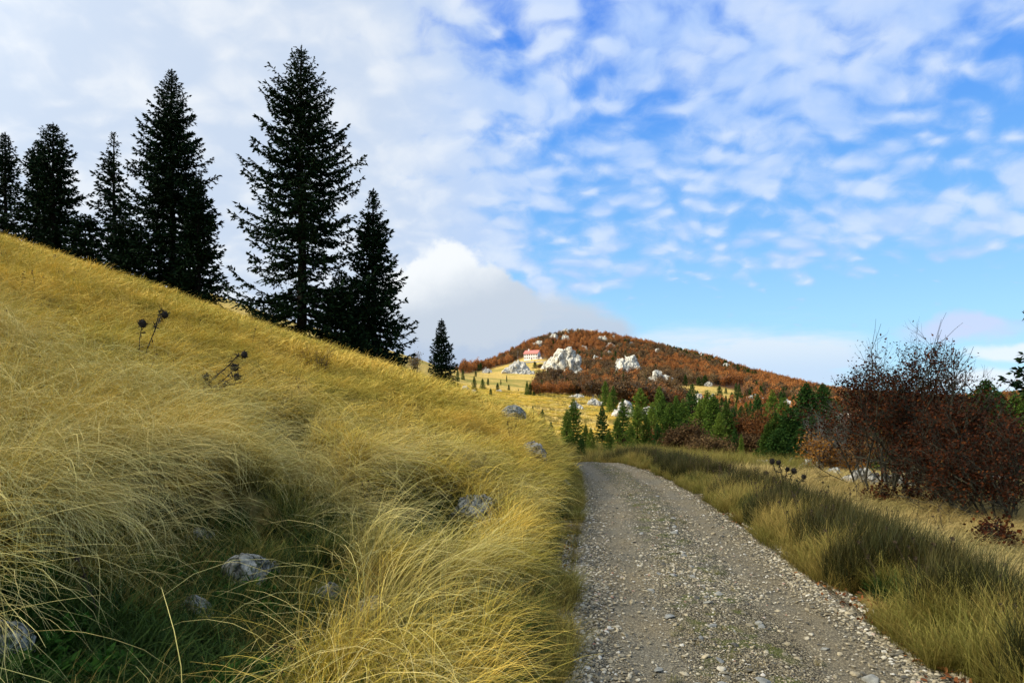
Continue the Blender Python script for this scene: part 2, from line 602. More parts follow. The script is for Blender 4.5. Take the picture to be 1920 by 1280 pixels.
def link(name, me, parent=None, loc=(0, 0, 0), rot=0.0, scale=1.0, label=None, cat=None, group=None, kind=None):
    o = bpy.data.objects.new(name, me)
    COL.objects.link(o)
    if parent is not None:
        o.parent = parent
    o.location = loc
    o.rotation_euler = (0, 0, rot) if not isinstance(rot, tuple) else rot
    o.scale = (scale,) * 3 if not isinstance(scale, (tuple, list)) else scale
    if label:
        o['label'] = label
    if cat:
        o['category'] = cat
    if group:
        o['group'] = group
    if kind:
        o['kind'] = kind
    return o


class Buf:
    """collects vertices, quads, triangles and one float per vertex"""
    def __init__(self):
        self.V, self.Q, self.T, self.A, self.n = [], [], [], [], 0

    def add(self, V, Q=None, T=None, a=0.0):
        V = np.asarray(V, float).reshape(-1, 3)
        if Q is not None and len(Q):
            self.Q.append(np.asarray(Q) + self.n)
        if T is not None and len(T):
            self.T.append(np.asarray(T) + self.n)
        self.V.append(V)
        self.A.append(np.full(len(V), a) if np.isscalar(a) else np.asarray(a, float))
        self.n += len(V)

    def mesh(self, name, mat, smooth=False):
        return mesh_np(name, np.concatenate(self.V), np.concatenate(self.Q) if self.Q else None,
                       np.concatenate(self.T) if self.T else None, mat, smooth, {'rnd': np.concatenate(self.A)})

    def tube(self, P, R, sides=5, a=0.0, cap=True):
        P = np.asarray(P, float)
        R = np.broadcast_to(np.asarray(R, float), (len(P),))
        T = np.gradient(P, axis=0)
        T /= np.linalg.norm(T, axis=1)[:, None] + 1e-9
        ref = np.array([0.31, 0.17, 0.93]) if abs(T[0][2]) < 0.8 else np.array([1.0, 0.1, 0.0])
        U = np.cross(T, ref)
        U /= np.linalg.norm(U, axis=1)[:, None] + 1e-9
        W = np.cross(T, U)
        th = np.arange(sides) * 2 * pi / sides
        V = P[:, None, :] + R[:, None, None] * (np.cos(th)[None, :, None] * U[:, None, :] + np.sin(th)[None, :, None] * W[:, None, :])
        n = len(P)
        i = np.arange(n - 1)[:, None] * sides
        j = np.arange(sides)[None, :]
        k = (j + 1) % sides
        Q = np.stack([i + j, i + k, i + sides + k, i + sides + j], -1).reshape(-1, 4)
        Tt = None
        V = V.reshape(-1, 3)
        if cap:
            V = np.vstack([V, P[-1] + T[-1] * R[-1] * 0.4])
            b = (n - 1) * sides
            Tt = np.array([[b + q, b + (q + 1) % sides, n * sides] for q in range(sides)])
        self.add(V, Q, Tt, a)


# ------------------------------------------------------------------ materials of the ground
def mat_ground():
    mt, t = material('ground_cover')
    p = t.pos()
    x, y, z = t.sep(p)
    forest = t.attr('forest')
    near = t.ss(y, 70, 40)
    # distant sunlit hay meadow
    n1 = t.noise(p, 0.045, 5, 0.6)
    n2 = t.noise(p, 0.5, 4, 0.6)
    n3 = t.noise(t.vm('MULTIPLY', p, (1.0, 0.35, 1.0)), 2.2, 4, 0.65)
    hay = t.ramp(n3, [(0.25, (.22, .13, .03)), (0.5, (.46, .31, .075)), (0.72, (.68, .50, .17))])
    green = t.ramp(n2, [(0.3, (.10, .11, .018)), (0.7, (.22, .21, .045))])
    gm = t.ss(t.m('ADD', n1, t.m('MULTIPLY', n2, 0.35)), 0.64, 0.84)
    mead = t.mix(t.m('MULTIPLY', gm, 0.8), hay, green)
    wear = t.ss(t.noise(t.vm('MULTIPLY', p, (1.0, .4, 1.0)), 0.12, 6, 0.7), 0.60, 0.68)
    mead = t.mix(t.m('MULTIPLY', wear, 0.55), mead, (.20, .13, .05))
    # forest floor: leaf litter
    floor_ = t.ramp(t.noise(p, 0.35, 4, 0.7), [(0.3, (.035, .028, .012)), (0.55, (.11, .045, .018)), (0.8, (.17, .085, .03))])
    col = t.mix(forest, mead, floor_)
    # near soil between the tussocks: moss, dead leaves, thatch
    s1 = t.noise(p, 1.3, 5, 0.65)
    s2 = t.noise(p, 9.0, 5, 0.7)
    soil = t.ramp(s2, [(0.3, (.02, .028, .008)), (0.55, (.07, .065, .02)), (0.8, (.17, .12, .04))])
    thatch = t.ramp(s2, [(0.25, (.13, .09, .025)), (0.7, (.30, .21, .07))])
    nc = t.mix(t.ss(s1, 0.36, 0.52), soil, thatch)
    nc = t.mix(t.attr('hollow'), nc, t.ramp(s2, [(0.3, (.006, .012, .004)), (0.6, (.018, .04, .008)), (0.85, (.05, .04, .015))]))  # hollow floor: dark green, with the overhang's shade put into the colour
    col = t.mix(near, col, nc)
    h = t.m('ADD', t.m('MULTIPLY', n3, 0.6), t.m('MULTIPLY', n2, 0.8))
    nb = t.bump(h, 0.9, 0.35)
    finish(t, col, 0.95, nb, 0.05)
    return mt


def mat_road():
    mt, t = material('gravel_track')
    p = t.pos()
    x, y, z = t.sep(p)
    s = t.attr('across')          # 0 left edge .. 1 right edge
    v1 = t.voro(p, 80.0, 'F1', 'Distance')
    vc = t.voro(p, 80.0, 'F1', 'Color')
    v2 = t.voro(p, 140.0, 'F1', 'Color')
    cs = t.sep(vc)
    cs2 = t.sep(v2)
    stone = t.ramp(t.m('ADD', t.m('MULTIPLY', cs[0], 0.6), t.m('MULTIPLY', cs2[0], 0.4)), [(0.1, (.055, .052, .042)), (0.35, (.15, .135, .095)), (0.6, (.28, .25, .17)), (0.8, (.42, .375, .26)), (0.97, (.56, .52, .40))])
    stone = t.mix(t.ss(v1, 0.38, 0.62), stone, (.035, .030, .022))
    big = t.noise(p, 0.8, 5, 0.6)
    dirt = t.ramp(t.noise(p, 35, 4, 0.7), [(0.3, (.115, .102, .074)), (0.7, (.27, .24, .175))])
    wob = t.m('MULTIPLY', t.m('SUBTRACT', t.noise(p, 0.9, 3), 0.5), 0.16)
    sw = t.m('ADD', s, wob)
    tr1 = t.m('MULTIPLY', t.ss(sw, 0.12, 0.2), t.ss(sw, 0.40, 0.30))
    tr2 = t.m('MULTIPLY', t.ss(sw, 0.64, 0.71), t.ss(sw, 0.92, 0.82))
    tr = t.m('MAXIMUM', tr1, tr2)
    col = t.mix(t.m('MULTIPLY', tr, 0.52), stone, dirt)
    tint = t.mix(t.ss(big, 0.35, 0.65), (.98, .95, .88), (1.12, 1.0, .80))
    col = t.mix(1.0, col, tint, 'MULTIPLY')
    moss = t.m('MULTIPLY', t.ss(t.noise(p, 3.0, 5, 0.7), 0.50, 0.62), t.m('MULTIPLY', t.ss(sw, 0.34, 0.42), t.ss(sw, 0.66, 0.58)))
    col = t.mix(t.m('MULTIPLY', moss, 0.8), col, (.085, .095, .018))
    h = t.m('SUBTRACT', t.m('MULTIPLY', t.noise(p, 8, 6, 0.75), 0.8), t.m('MULTIPLY', v1, t.ss(tr, 0, 1, 0.9, 0.25)))
    finish(t, col, 0.9, t.bump(h, 0.9, 0.012), 0.1)
    return mt


def mat_rock(name, light, dark, scale=1.0, moss=0.0, dist=0.05):
    mt, t = material(name)
    tc = t.node('ShaderNodeTexCoord').outputs['Object']
    v = t.vm('MULTIPLY', tc, (scale, scale, scale * 0.55))
    n = t.noise(v, 2.2, 7, 0.68, dist=0.6)
    c = t.voro(t.vm('ADD', v, t.vm('SCALE', t.noise(v, 3.0, 3, color=True), scale=0.4)), 1.7, 'DISTANCE_TO_EDGE')
    crack = t.ss(c, 0.05, 0.0)
    f = t.ss(n, 0.33, 0.60)
    col = t.mix(f, dark, light)
    col = t.mix(t.m('MULTIPLY', t.ss(t.noise(v, 9.0, 6, 0.7), 0.50, 0.66), 0.45), col, tuple(c_ * 0.55 for c_ in light))
    col = t.mix(t.m('MULTIPLY', crack, 0.75), col, tuple(c_ * 0.25 for c_ in dark))
    if moss:
        col = t.mix(t.m('MULTIPLY', t.ss(t.noise(v, 4.0, 5, 0.7), 0.52, 0.62), moss), col, (.035, .05, .012))
    h = t.m('SUBTRACT', t.m('MULTIPLY', n, 1.0), t.m('MULTIPLY', crack, 0.6))
    finish(t, col, 0.88, t.bump(h, 0.9, dist), 0.15)
    return mt


M_GROUND = mat_ground()
M_ROAD = mat_road()
M_LIME = mat_rock('white_limestone', (.68, .64, .53), (.20, .19, .155), 0.42, 0.0, 0.5)
M_LIME_MID = mat_rock('pale_limestone', (.62, .60, .53), (.24, .23, .20), 1.2, 0.15, 0.15)
M_ROCK_NEAR = mat_rock('lichened_limestone', (.36, .345, .28), (.045, .048, .03), 4.5, 0.9, 0.03)
M_ROCK_DARK = mat_rock('dark_weathered_rock', (.26, .25, .21), (.05, .05, .045), 3.0, 0.4, 0.04)


# ------------------------------------------------------------------ the ground: one sheet from the camera to the horizon
# wooded ground, as areas of the view of the far slope (only where the ground is beyond 75 m)
WOOD = [
    [(866, 701), (900, 696), (950, 684), (985, 668), (1020, 672), (1045, 690), (1060, 700), (1010, 716), (1000, 735), (1085, 738), (1230, 744), (1262, 735), (1275, 722), (1330, 722), (1400, 735), (1398, 748), (1372, 757), (1290, 752), (1240, 756), (1235, 775), (1260, 850), (1420, 862), (1600, 862), (1920, 860), (2500, 880), (4600, 980), (4600, 600), (1080, 590), (940, 630), (860, 690)],
]


def wood_mask(x, y, z):
    px, py = row_of(x, np.maximum(y, 1), z)
    m = np.zeros(x.shape, bool)
    for w in WOOD:
        m |= in_poly(px, py, w)
    lf = (px < 868) & (y > 520)
    return ((m | lf) & (y > 75)) | ((px > 1380) & (y > 75) & (py < 862))


def build_ground():
    ang = []
    a = -180.0
    while a < 180.0:
        ang.append(a)
        f = abs(a)
        a += 0.3 if f < 46 else (1.0 if f < 70 else 4.0)
    ang = np.radians(np.array(ang))
    r = [0.35]
    while r[-1] < 5200:
        q = r[-1]
        r.append(q * (1.022 if q < 40 else (1.016 if q < 850 else 1.10)))
    r = np.array(r)
    A, R = np.meshgrid(ang, r)
    X, Y = np.sin(A) * R, np.cos(A) * R
    # far away and behind, fold the height in smoothly
    Z = H(X, Y)
    w = sstep(1200, 3000, R)
    Z = Z * (1 - w) + (-8.0) * w
    back = sstep(-5, -60, Y)
    Z = Z * (1 - back) + (0.2 + np.clip(-X, -40, 60) * 0.25) * back * (1 - w) + back * w * -8
    Z = np.clip(Z, -60, 200)
    n, m = R.shape
    V = np.stack([X, Y, Z], -1).reshape(-1, 3)
    i = np.arange(n - 1)[:, None] * m
    j = np.arange(m)[None, :]
    k = (j + 1) % m
    Q = np.stack([i + j, i + m + j, i + m + k, i + k], -1).reshape(-1, 4)
    V = np.vstack([V, [[0, 0, float(H(0.0, 0.0))]]])
    T = np.stack([np.full(m, n * m), np.arange(m), (np.arange(m) + 1) % m], -1)
    fm = wood_mask(V[:, 0], V[:, 1], V[:, 2]).astype(float)
    fm2 = fm[:-1].reshape(n, m)
    fm2 = _blur(_blur(fm2, 1, 0), 1, 1)
    fm = np.append(fm2.ravel(), 0)
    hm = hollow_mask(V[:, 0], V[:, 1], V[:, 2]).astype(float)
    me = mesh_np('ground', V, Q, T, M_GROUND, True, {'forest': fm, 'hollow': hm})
    link('ground', me, label='grassy mountain slope with a wooded hill behind it', kind='structure')


build_ground()


def build_road():
    ys = np.concatenate([np.arange(-12, 3, .5), np.arange(3, 30, .12), np.arange(30, 43, .3)])
    ns = 41
    s = np.linspace(0, 1, ns)
    V, S = [], []
    for y in ys:
        l, r = float(road_l(y)), float(road_r(y))
        # ragged edges
        l += 0.10 * float(fbm(y * 1.1, 0.0, seed=51, oct=3)) - 0.08
        r += 0.12 * float(fbm(y * 1.1, 9.0, seed=52, oct=3)) + 0.06
        xx = l + (r - l) * s
        prof = 0.035 * np.exp(-((s - .5) / .13) ** 2) - 0.012 * (np.exp(-((s - .25) / .07) ** 2) + np.exp(-((s - .78) / .07) ** 2))
        edge = -0.05 * (np.exp(-s / .015) + np.exp(-(1 - s) / .015))
        zz = float(road_z(y)) + prof + edge + 0.006 * fbm(xx * 3, np.full(ns, y * 3), seed=60, oct=3)
        V.append(np.stack([xx, np.full(ns, y), zz], -1))
        S.append(s)
    V = np.array(V)
    n = len(ys)
    i = np.arange(n - 1)[:, None] * ns
    j = np.arange(ns - 1)[None, :]
    Q = np.stack([i + j, i + j + 1, i + ns + j + 1, i + ns + j], -1).reshape(-1, 4)
    me = mesh_np('road', V.reshape(-1, 3), Q, None, M_ROAD, True, {'across': np.array(S).ravel()})
    link('road', me, label='single lane gravel track with two worn wheel lines', kind='structure')


build_road()


# ------------------------------------------------------------------ unseen cloud added toward the sun to shade the foreground
def build_shade_cloud():
    mt, t = material('cloud')
    out = t.node('ShaderNodeOutputMaterial')
    d = t.node('ShaderNodeBsdfDiffuse')
    d.inputs[0].default_value = (.9, .9, .9, 1)
    tr = t.node('ShaderNodeBsdfTranslucent')
    tr.inputs[0].default_value = (.9, .9, .9, 1)
    mx = t.node('ShaderNodeMixShader')
    mx.inputs[0].default_value = 0.45
    t.l.new(d.outputs[0], mx.inputs[1])
    t.l.new(tr.outputs[0], mx.inputs[2])
    tp = t.node('ShaderNodeBsdfTransparent')
    mx2 = t.node('ShaderNodeMixShader')
    mx2.inputs[0].default_value = 0.68
    t.l.new(mx.outputs[0], mx2.inputs[1])
    t.l.new(tp.outputs[0], mx2.inputs[2])
    t.l.new(mx2.outputs[0], out.inputs[0])
    alt = 420.0
    off = SUN * (alt / SUN[2])
    # outline of the shadow on the ground
    base = [(-230, 55), (-120, 74), (-60, 74), (-25, 64), (-10, 52), (-2, 43), (10, 38), (30, 37), (75, 40), (120, 30), (150, -60), (90, -170), (-60, -200), (-220, -120)]
    P = []
    for i in range(len(base)):
        a, b = np.array(base[i], float), np.array(base[(i + 1) % len(base)], float)
        for q in np.linspace(0, 1, 10, endpoint=False):
            P.append(a + (b - a) * q)
    P = np.array(P)
    c = P.mean(0)
    rng = np.random.default_rng(5)
    P = P + (P - c) / np.linalg.norm(P - c, axis=1)[:, None] * (3.0 * fbm(P[:, 0] * .08, P[:, 1] * .08, seed=70, oct=3))[:, None]
    rings = [(1.0, 0.0), (0.985, 9), (0.93, 22), (0.8, 38), (0.6, 50), (0.35, 58), (0.1, 60)]
    V, n = [], len(P)
    for f, h in rings:
        q = c + (P - c) * f
        V.append(np.stack([q[:, 0], q[:, 1], h + (h > 0) * 9 * fbm(q[:, 0] * .03, q[:, 1] * .03, seed=71, oct=4)], -1))
    for f, h in [(0.95, -5), (0.6, -8), (0.1, -9)]:
        q = c + (P - c) * f
        V.append(np.stack([q[:, 0], q[:, 1], h + 2 * fbm(q[:, 0] * .03, q[:, 1] * .03, seed=72, oct=3)], -1))
    V = np.concatenate(V)
    Q = []
    nr = len(rings)

    def band(a, b, flip):
        for i in range(n):
            k = (i + 1) % n
            f = [a * n + i, a * n + k, b * n + k, b * n + i]
            Q.append(f[::-1] if flip else f)
    for a in range(nr - 1):
        band(a, a + 1, False)
    band(0, nr, True)
    band(nr, nr + 1, True)
    band(nr + 1, nr + 2, True)
    T = [[(nr - 1) * n + i, (nr - 1) * n + (i + 1) % n, (nr - 1) * n] for i in range(1, n - 1)] + [[(nr + 2) * n + i, (nr + 2) * n, (nr + 2) * n + (i + 1) % n] for i in range(1, n - 1)]
    V = V + np.array([off[0], off[1], off[2]])
    me = mesh_np('cloud', V, Q, T, mt, True)
    link('cloud', me, label='unseen cloud added out of view to shade the foreground', kind='structure')


build_shade_cloud()


# ------------------------------------------------------------------ foliage materials
def mat_leaf(name, stops, transl=0.25, world_scale=0.6, rnd_w=0.6, obj=False, spec=.06):
    """a colour ramp driven by each leaf's own number and a broad clump noise"""
    mt, t = material(name)
    r = t.attr('rnd')
    n = t.noise(t.pos(), world_scale, 3, 0.6)
    f = t.m('ADD', t.m('MULTIPLY', r, rnd_w), t.m('MULTIPLY', n, 1 - rnd_w))
    if obj:
        f = t.m('ADD', t.m('MULTIPLY', f, 0.6), t.m('MULTIPLY', t.rnd(), 0.4))
    col = t.ramp(f, stops)
    finish(t, col, 0.7, None, spec, transl)
    return mt


def mat_bark(name, a, b, scale=6.0):
    mt, t = material(name)
    tc = t.node('ShaderNodeTexCoord').outputs['Object']
    v = t.vm('MULTIPLY', tc, (scale, scale, scale * 0.3))
    n = t.noise(v, 2.0, 6, 0.7)
    finish(t, t.mix(t.ss(n, 0.35, 0.65), a, b), 0.9, t.bump(n, 0.8, 0.02), 0.1)
    return mt


M_NEEDLE_DARK = mat_leaf('dark_spruce_needles', [(0.1, (.003, .007, .003)), (0.5, (.007, .019, .006)), (0.9, (.016, .038, .010))], 0.02, 0.5)  # near black: shade of the foreground spruces put into the needle colour
M_NEEDLE = mat_leaf('spruce_needles', [(0.1, (.020, .044, .008)), (0.45, (.080, .140, .020)), (0.9, (.22, .28, .04))], 0.12, 0.35, 0.6, True)
M_NEEDLE_BLUE = mat_leaf('deep_green_needles', [(0.1, (.012, .034, .008)), (0.5, (.034, .082, .016)), (0.9, (.075, .13, .024))], 0.1, 0.35)
M_NEEDLE_FAR = mat_leaf('far_conifer_needles', [(0.1, (.016, .036, .010)), (0.5, (.036, .072, .016)), (0.9, (.075, .12, .024))], 0.1, 0.1)
M_BEECH_DARK = mat_leaf('dark_beech_leaves', [(0.1, (.010, .004, .002)), (0.4, (.030, .009, .003)), (0.62, (.062, .017, .005)), (0.8, (.12, .036, .008)), (0.88, (.09, .06, .010)), (0.97, (.05, .08, .012))], 0.12, 0.7, 0.7)
M_BEECH_RED = mat_leaf('russet_beech_leaves', [(0.1, (.075, .032, .012)), (0.35, (.19, .075, .022)), (0.6, (.34, .125, .032)), (0.9, (.46, .22, .065))], 0.2, 0.05, 0.5, True)
M_BEECH_BROWN = mat_leaf('brown_beech_leaves', [(0.1, (.040, .026, .013)), (0.5, (.12, .068, .028)), (0.9, (.22, .14, .055))], 0.2, 0.3, 0.6, True)
M_ORANGE = mat_leaf('orange_leaves', [(0.1, (.12, .045, .008)), (0.5, (.30, .13, .022)), (0.9, (.42, .23, .05))], 0.25, 1.2, 0.7)
M_YELLOW = mat_leaf('yellow_leaves', [(0.1, (.20, .13, .010)), (0.5, (.42, .28, .02)), (0.9, (.58, .42, .05))], 0.25, 2.0, 0.7)
M_HERB = mat_leaf('green_herb_leaves', [(0.1, (.012, .04, .006)), (0.5, (.04, .115, .014)), (0.9, (.11, .22, .03))], 0.25, 2.0, 0.6)
M_BARK = mat_bark('spruce_bark', (.008, .006, .004), (.022, .017, .012))
M_BARK_GREY = mat_bark('grey_beech_bark', (.11, .105, .09), (.26, .25, .22))
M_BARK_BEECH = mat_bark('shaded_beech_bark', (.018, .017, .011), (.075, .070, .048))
M_TWIG = mat_bark('dry_twig', (.05, .035, .022), (.12, .085, .055))


def leafcards(P, D, L, W, rng, flat=0.0):
    """pointed four-corner cards starting at P along D; lengths L, widths W; flat = how level their faces lie"""
    n = len(P)
    D = D / (np.linalg.norm(D, axis=1)[:, None] + 1e-9)
    R = rng.normal(size=(n, 3))
    if flat > 0:
        R = R * (1 - flat)
        Z = np.zeros((n, 3))
        Z[:, 2] = 1
        S = np.cross(D, Z + R * 0.8)
    else:
        S = np.cross(D, R)
    S /= np.linalg.norm(S, axis=1)[:, None] + 1e-9
    L = np.broadcast_to(L, (n,))[:, None]
    W = np.broadcast_to(W, (n,))[:, None]
    V = np.stack([P, P + D * L * 0.45 + S * W * .5, P + D * L, P + D * L * 0.45 - S * W * .5], 1).reshape(-1, 3)
    Q = np.arange(4 * n).reshape(n, 4)
    return V, Q


def spruce_mesh(name, h, w, seed, mat, card=(0.20, 0.085), spacing=0.34, nb=6, twig=0.13, profile=0.85, start=0.03, droop=0.35,
                gap=0.0, uneven=0.22, flatten=0.0, lean=0.0, twin=None, tip_bare=0.0, holes=None, clump=1.0):
    """trunk mesh and crown mesh of a spruce of height h and half width w"""
    rng = np.random.default_rng(seed)
    T = Buf()
    zz = np.linspace(-0.5, h, 16)
    tx = lean * (zz / h) ** 2 + 0.03 * h * 0.1 * np.sin(zz * 2.1 / h * 3)
    r0 = 0.016 * h
    T.tube(np.stack([tx, 0 * zz, zz], -1), r0 * (1 - np.clip(zz, 0, h) / h) ** 0.85 + 0.006 * h ** .5, 8)
    P, D, LL, WW, RR = [], [], [], [], []
    z = start * h
    lobes = rng.normal(size=(64,))
    side = rng.uniform(0, 2 * pi)
    while z < h * 0.985:
        f = z / h
        env = (1 - f) ** profile * (1 - 0.35 * max(0, 0.10 - f) / 0.10)
        n = nb if f < .8 else max(4, nb - 1)
        if rng.random() < gap:
            z += spacing * .8
            continue
        a0 = rng.uniform(0, 2 * pi)
        for b in range(n):
            az = a0 + 2 * pi * b / n + rng.normal() * .28
            # neighbouring whorls share long and short sectors, so the outline steps in and out
            k = 0.5 + 0.5 * sin(az * 2 + lobes[int(f * 14)] * 3)
            Lb = w * env * (1 + uneven * (1.6 * k - 1.0) + rng.normal() * uneven * .7)
            if holes is not None and holes(f, az, rng):
                continue
            Lb = max(Lb * (0.45 + 0.55 * min(1.0, (1 - f) / .13)), 0.05 + 0.007 * h)
            up = 0.55 * f ** 1.5 - 0.12 * (1 - f) + rng.normal() * .07
            m = max(6, int(Lb / 0.12))
            t = np.linspace(0, 1, m)
            rad = t * Lb
            dz = up * rad - droop * Lb * t * (1 - t) * 1.2 * (1 - f * .6) + 0.10 * Lb * t ** 3
            bx, by = cos(az), sin(az)
            B = np.stack([bx * rad + np.interp(z, zz, tx), by * rad, z + dz], -1)
            if Lb > 0.5:
                T.tube(B[::max(1, m // 6)], np.linspace(0.010 + 0.010 * Lb, 0.004, len(B[::max(1, m // 6)])), 4, cap=False)
            # side twigs
            nt = max(4, int(Lb / twig))
            tt = np.sort(rng.uniform(0.10, 1.0, nt)) if Lb > .6 else np.linspace(.1, 1, nt)
            sgn = np.where(np.arange(nt) % 2 == 0, 1, -1)
            base = np.stack([np.interp(tt, t, B[:, q]) for q in range(3)], -1)
            tl = (0.30 * Lb * (1 - tt) ** .8 + 0.16) * rng.uniform(.6, 1.2, nt)
            tl = np.minimum(tl, 0.95)
            ta = az + sgn * (0.9 + rng.normal(size=nt) * .2)
            tdir = np.stack([np.cos(ta), np.sin(ta), -0.15 - 0.3 * (1 - f) * rng.random(nt)], -1)
            ncard = np.maximum(2, (tl / (card[0] * 0.30)).astype(int))
            idx = np.repeat(np.arange(nt), ncard)
            s = rng.random(len(idx))
            pp = base[idx] + tdir[idx] * (tl[idx] * s)[:, None]
            pp[:, 2] -= 0.10 * (tl[idx] * s) ** 2 * 2
            dd = tdir[idx] + rng.normal(size=(len(idx), 3)) * .38
            P.append(pp)
            D.append(dd)
            # cards along the branch itself
            nm = int(Lb / (card[0] * 0.14)) + 4
            s = rng.uniform(0.08, 1.0, nm)
            pb = np.stack([np.interp(s, t, B[:, q]) for q in range(3)], -1)
            P.append(pb)
            D.append(np.array([bx, by, 0.15]) + rng.normal(size=(nm, 3)) * .5)
            tipn = 5
            P.append(np.repeat(B[-1:], tipn, 0))
            D.append(np.array([bx, by, 0.25]) + rng.normal(size=(tipn, 3)) * .35)
        z += spacing * (0.55 + 0.75 * (1 - f)) * rng.uniform(.75, 1.25)
    # leader
    nl = int(18 + h * 4)
    zl = h * rng.uniform(.93, 1.0, nl)
    P.append(np.stack([np.full(nl, lean), np.zeros(nl), zl], -1))
    D.append(np.stack([rng.normal(size=nl) * .6, rng.normal(size=nl) * .6, np.full(nl, .8)], -1))
    P, D = np.concatenate(P), np.concatenate(D)
    n = len(P)
    tp = 0.45 + 0.55 * np.clip((1 - P[:, 2] / h) / .22, 0, 1)
    L = card[0] * rng.uniform(.7, 1.35, n) * tp
    W = card[1] * rng.uniform(.7, 1.3, n) * tp
    V, Q = leafcards(P, D, L, W, rng, flatten)
    if flatten:
        pass
    rr = np.repeat(rng.random(n), 4)
    me = mesh_np(name + '_crown', V, Q, None, mat, False, {'rnd': rr})
    return T.mesh(name + '_trunk', M_BARK), me, n


def place_tree(name, meshes, loc, rot=0.0, scale=1.0, label=None, cat='tree', group=None, part2='crown'):
    root = link(name, None, None, loc, rot, scale, label, cat, group)
    link('trunk', meshes[0], root)
    link(part2, meshes[1], root)
    return root


def at_px(px, y):
    x = (px - 960) / FPX * y
    return x, y, float(H(x, y))


NCARDS = {}


def unique_spruce(px, tip, y, halfw_px, label, seed, mat=None, group='dark spruces along the top of the grassy bank', **kw):
    x, yy, z = at_px(px, y)
    htop = CAM_Z + (HY - tip) / FPX * y
    h = htop - z
    w = halfw_px / FPX * y
    tm, cm, n = spruce_mesh('spruce_%d' % seed, h, w, seed, mat or M_NEEDLE_DARK, **kw)
    NCARDS[label] = (round(h, 1), n)
    return place_tree('spruce_tree', (tm, cm), (x, yy, z - 0.05), 0, 1, label, 'spruce', group)


def far_hole(f, az, rng):
    return False


def build_big_spruces():
    G = 'dark spruces along the top of the grassy bank'
    # px, tip row, distance, half width px
    unique_spruce(565, 84, 33.5, 128, 'tallest spruce of the bank, open branched, its trunk showing through against the sky', 1, spacing=.32, nb=8, gap=.10, uneven=.30, droop=.42, profile=.60, start=.02, twig=.14, holes=lambda f, az, r: r.random() < (.20 if f < .75 else .05))
    unique_spruce(700, 352, 34.5, 84, 'middle sized dark spruce just right of the tallest one, branches brushing the grass', 2, spacing=.27, nb=7, gap=.03, uneven=.25, profile=.78, start=.03, twig=.13)
    unique_spruce(640, 505, 33.0, 62, 'low dense dark spruce wedged between the two tall spruces', 3, spacing=.26, nb=7, uneven=.2, profile=.6, start=.02)
    unique_spruce(322, 128, 37.5, 92, 'broad thick dark spruce, second tallest, in the middle of the left hand row', 4, spacing=.30, nb=8, uneven=.24, profile=.68, start=.02, twig=.13)
    unique_spruce(372, 330, 36.5, 50, 'slimmer dark spruce grown into the right flank of the broad thick spruce', 14, spacing=.28, nb=7, uneven=.24, profile=.6, start=.02, twig=.14)
    unique_spruce(214, 247, 39.0, 52, 'narrow ragged dark spruce with one bare sided top, left of the broad thick one', 5, spacing=.34, nb=6, gap=.08, uneven=.30, profile=.72, start=.04, twig=.15, holes=lambda f, az, r: f > .55 and abs(((az + pi) % (2 * pi)) - pi) < .9 and r.random() < .75)
    unique_spruce(236, 408, 36.5, 55, 'short bushy green spruce in front of the narrow ragged one', 6, M_NEEDLE_DARK, spacing=.26, nb=8, uneven=.2, profile=.5, start=.01)
    unique_spruce(100, 229, 39.5, 64, 'full broad dark spruce with a blunt top, second from the left edge', 7, spacing=.30, nb=8, uneven=.30, profile=.58, start=.02, twig=.14)
    unique_spruce(72, 262, 40.2, 40, 'thin dark spruce crowded against the left side of the blunt topped one', 17, spacing=.32, nb=6, uneven=.34, profile=.6, start=.02, twig=.15)
    unique_spruce(10, 247, 41.0, 40, 'slim dark spruce cut by the left edge of the view', 8, spacing=.32, nb=6, gap=.06, uneven=.28, profile=.65, start=.03, twig=.15)
    unique_spruce(-5, 395, 38.0, 55, 'low dark spruce in front of the slim one at the left edge', 9, spacing=.28, nb=7, uneven=.2, profile=.5)
    unique_spruce(160, 400, 38.5, 45, 'small dark spruce filling the gap right of the blunt topped one', 19, spacing=.28, nb=7, uneven=.25, profile=.5)
    unique_spruce(828, 596, 46.0, 41, 'small neat dark spruce standing apart in front of the grey cloud', 11, M_NEEDLE_DARK, group=None, card=(.17, .065), spacing=.22, nb=7, uneven=.24, profile=.85, start=.03, twig=.11)
    # the spruce at the right whose branch tips reach into the view
    x, y, z = at_px(2030, 17.0)
    tm, cm, n = spruce_mesh('spruce_side', 6.2, 1.75, 12, M_NEEDLE_DARK, spacing=.30, nb=6, uneven=.32, profile=.55, start=.05, card=(.17, .075), twig=.10, gap=.15)
    place_tree('spruce_tree', (tm, cm), (x, y, z - .1), 0.6, 1, 'dark spruce at the right edge, only its branch tips reaching into the sky', 'spruce')


build_big_spruces()

# ------------------------------------------------------------------ young conifers, shared meshes
PROTO = {}


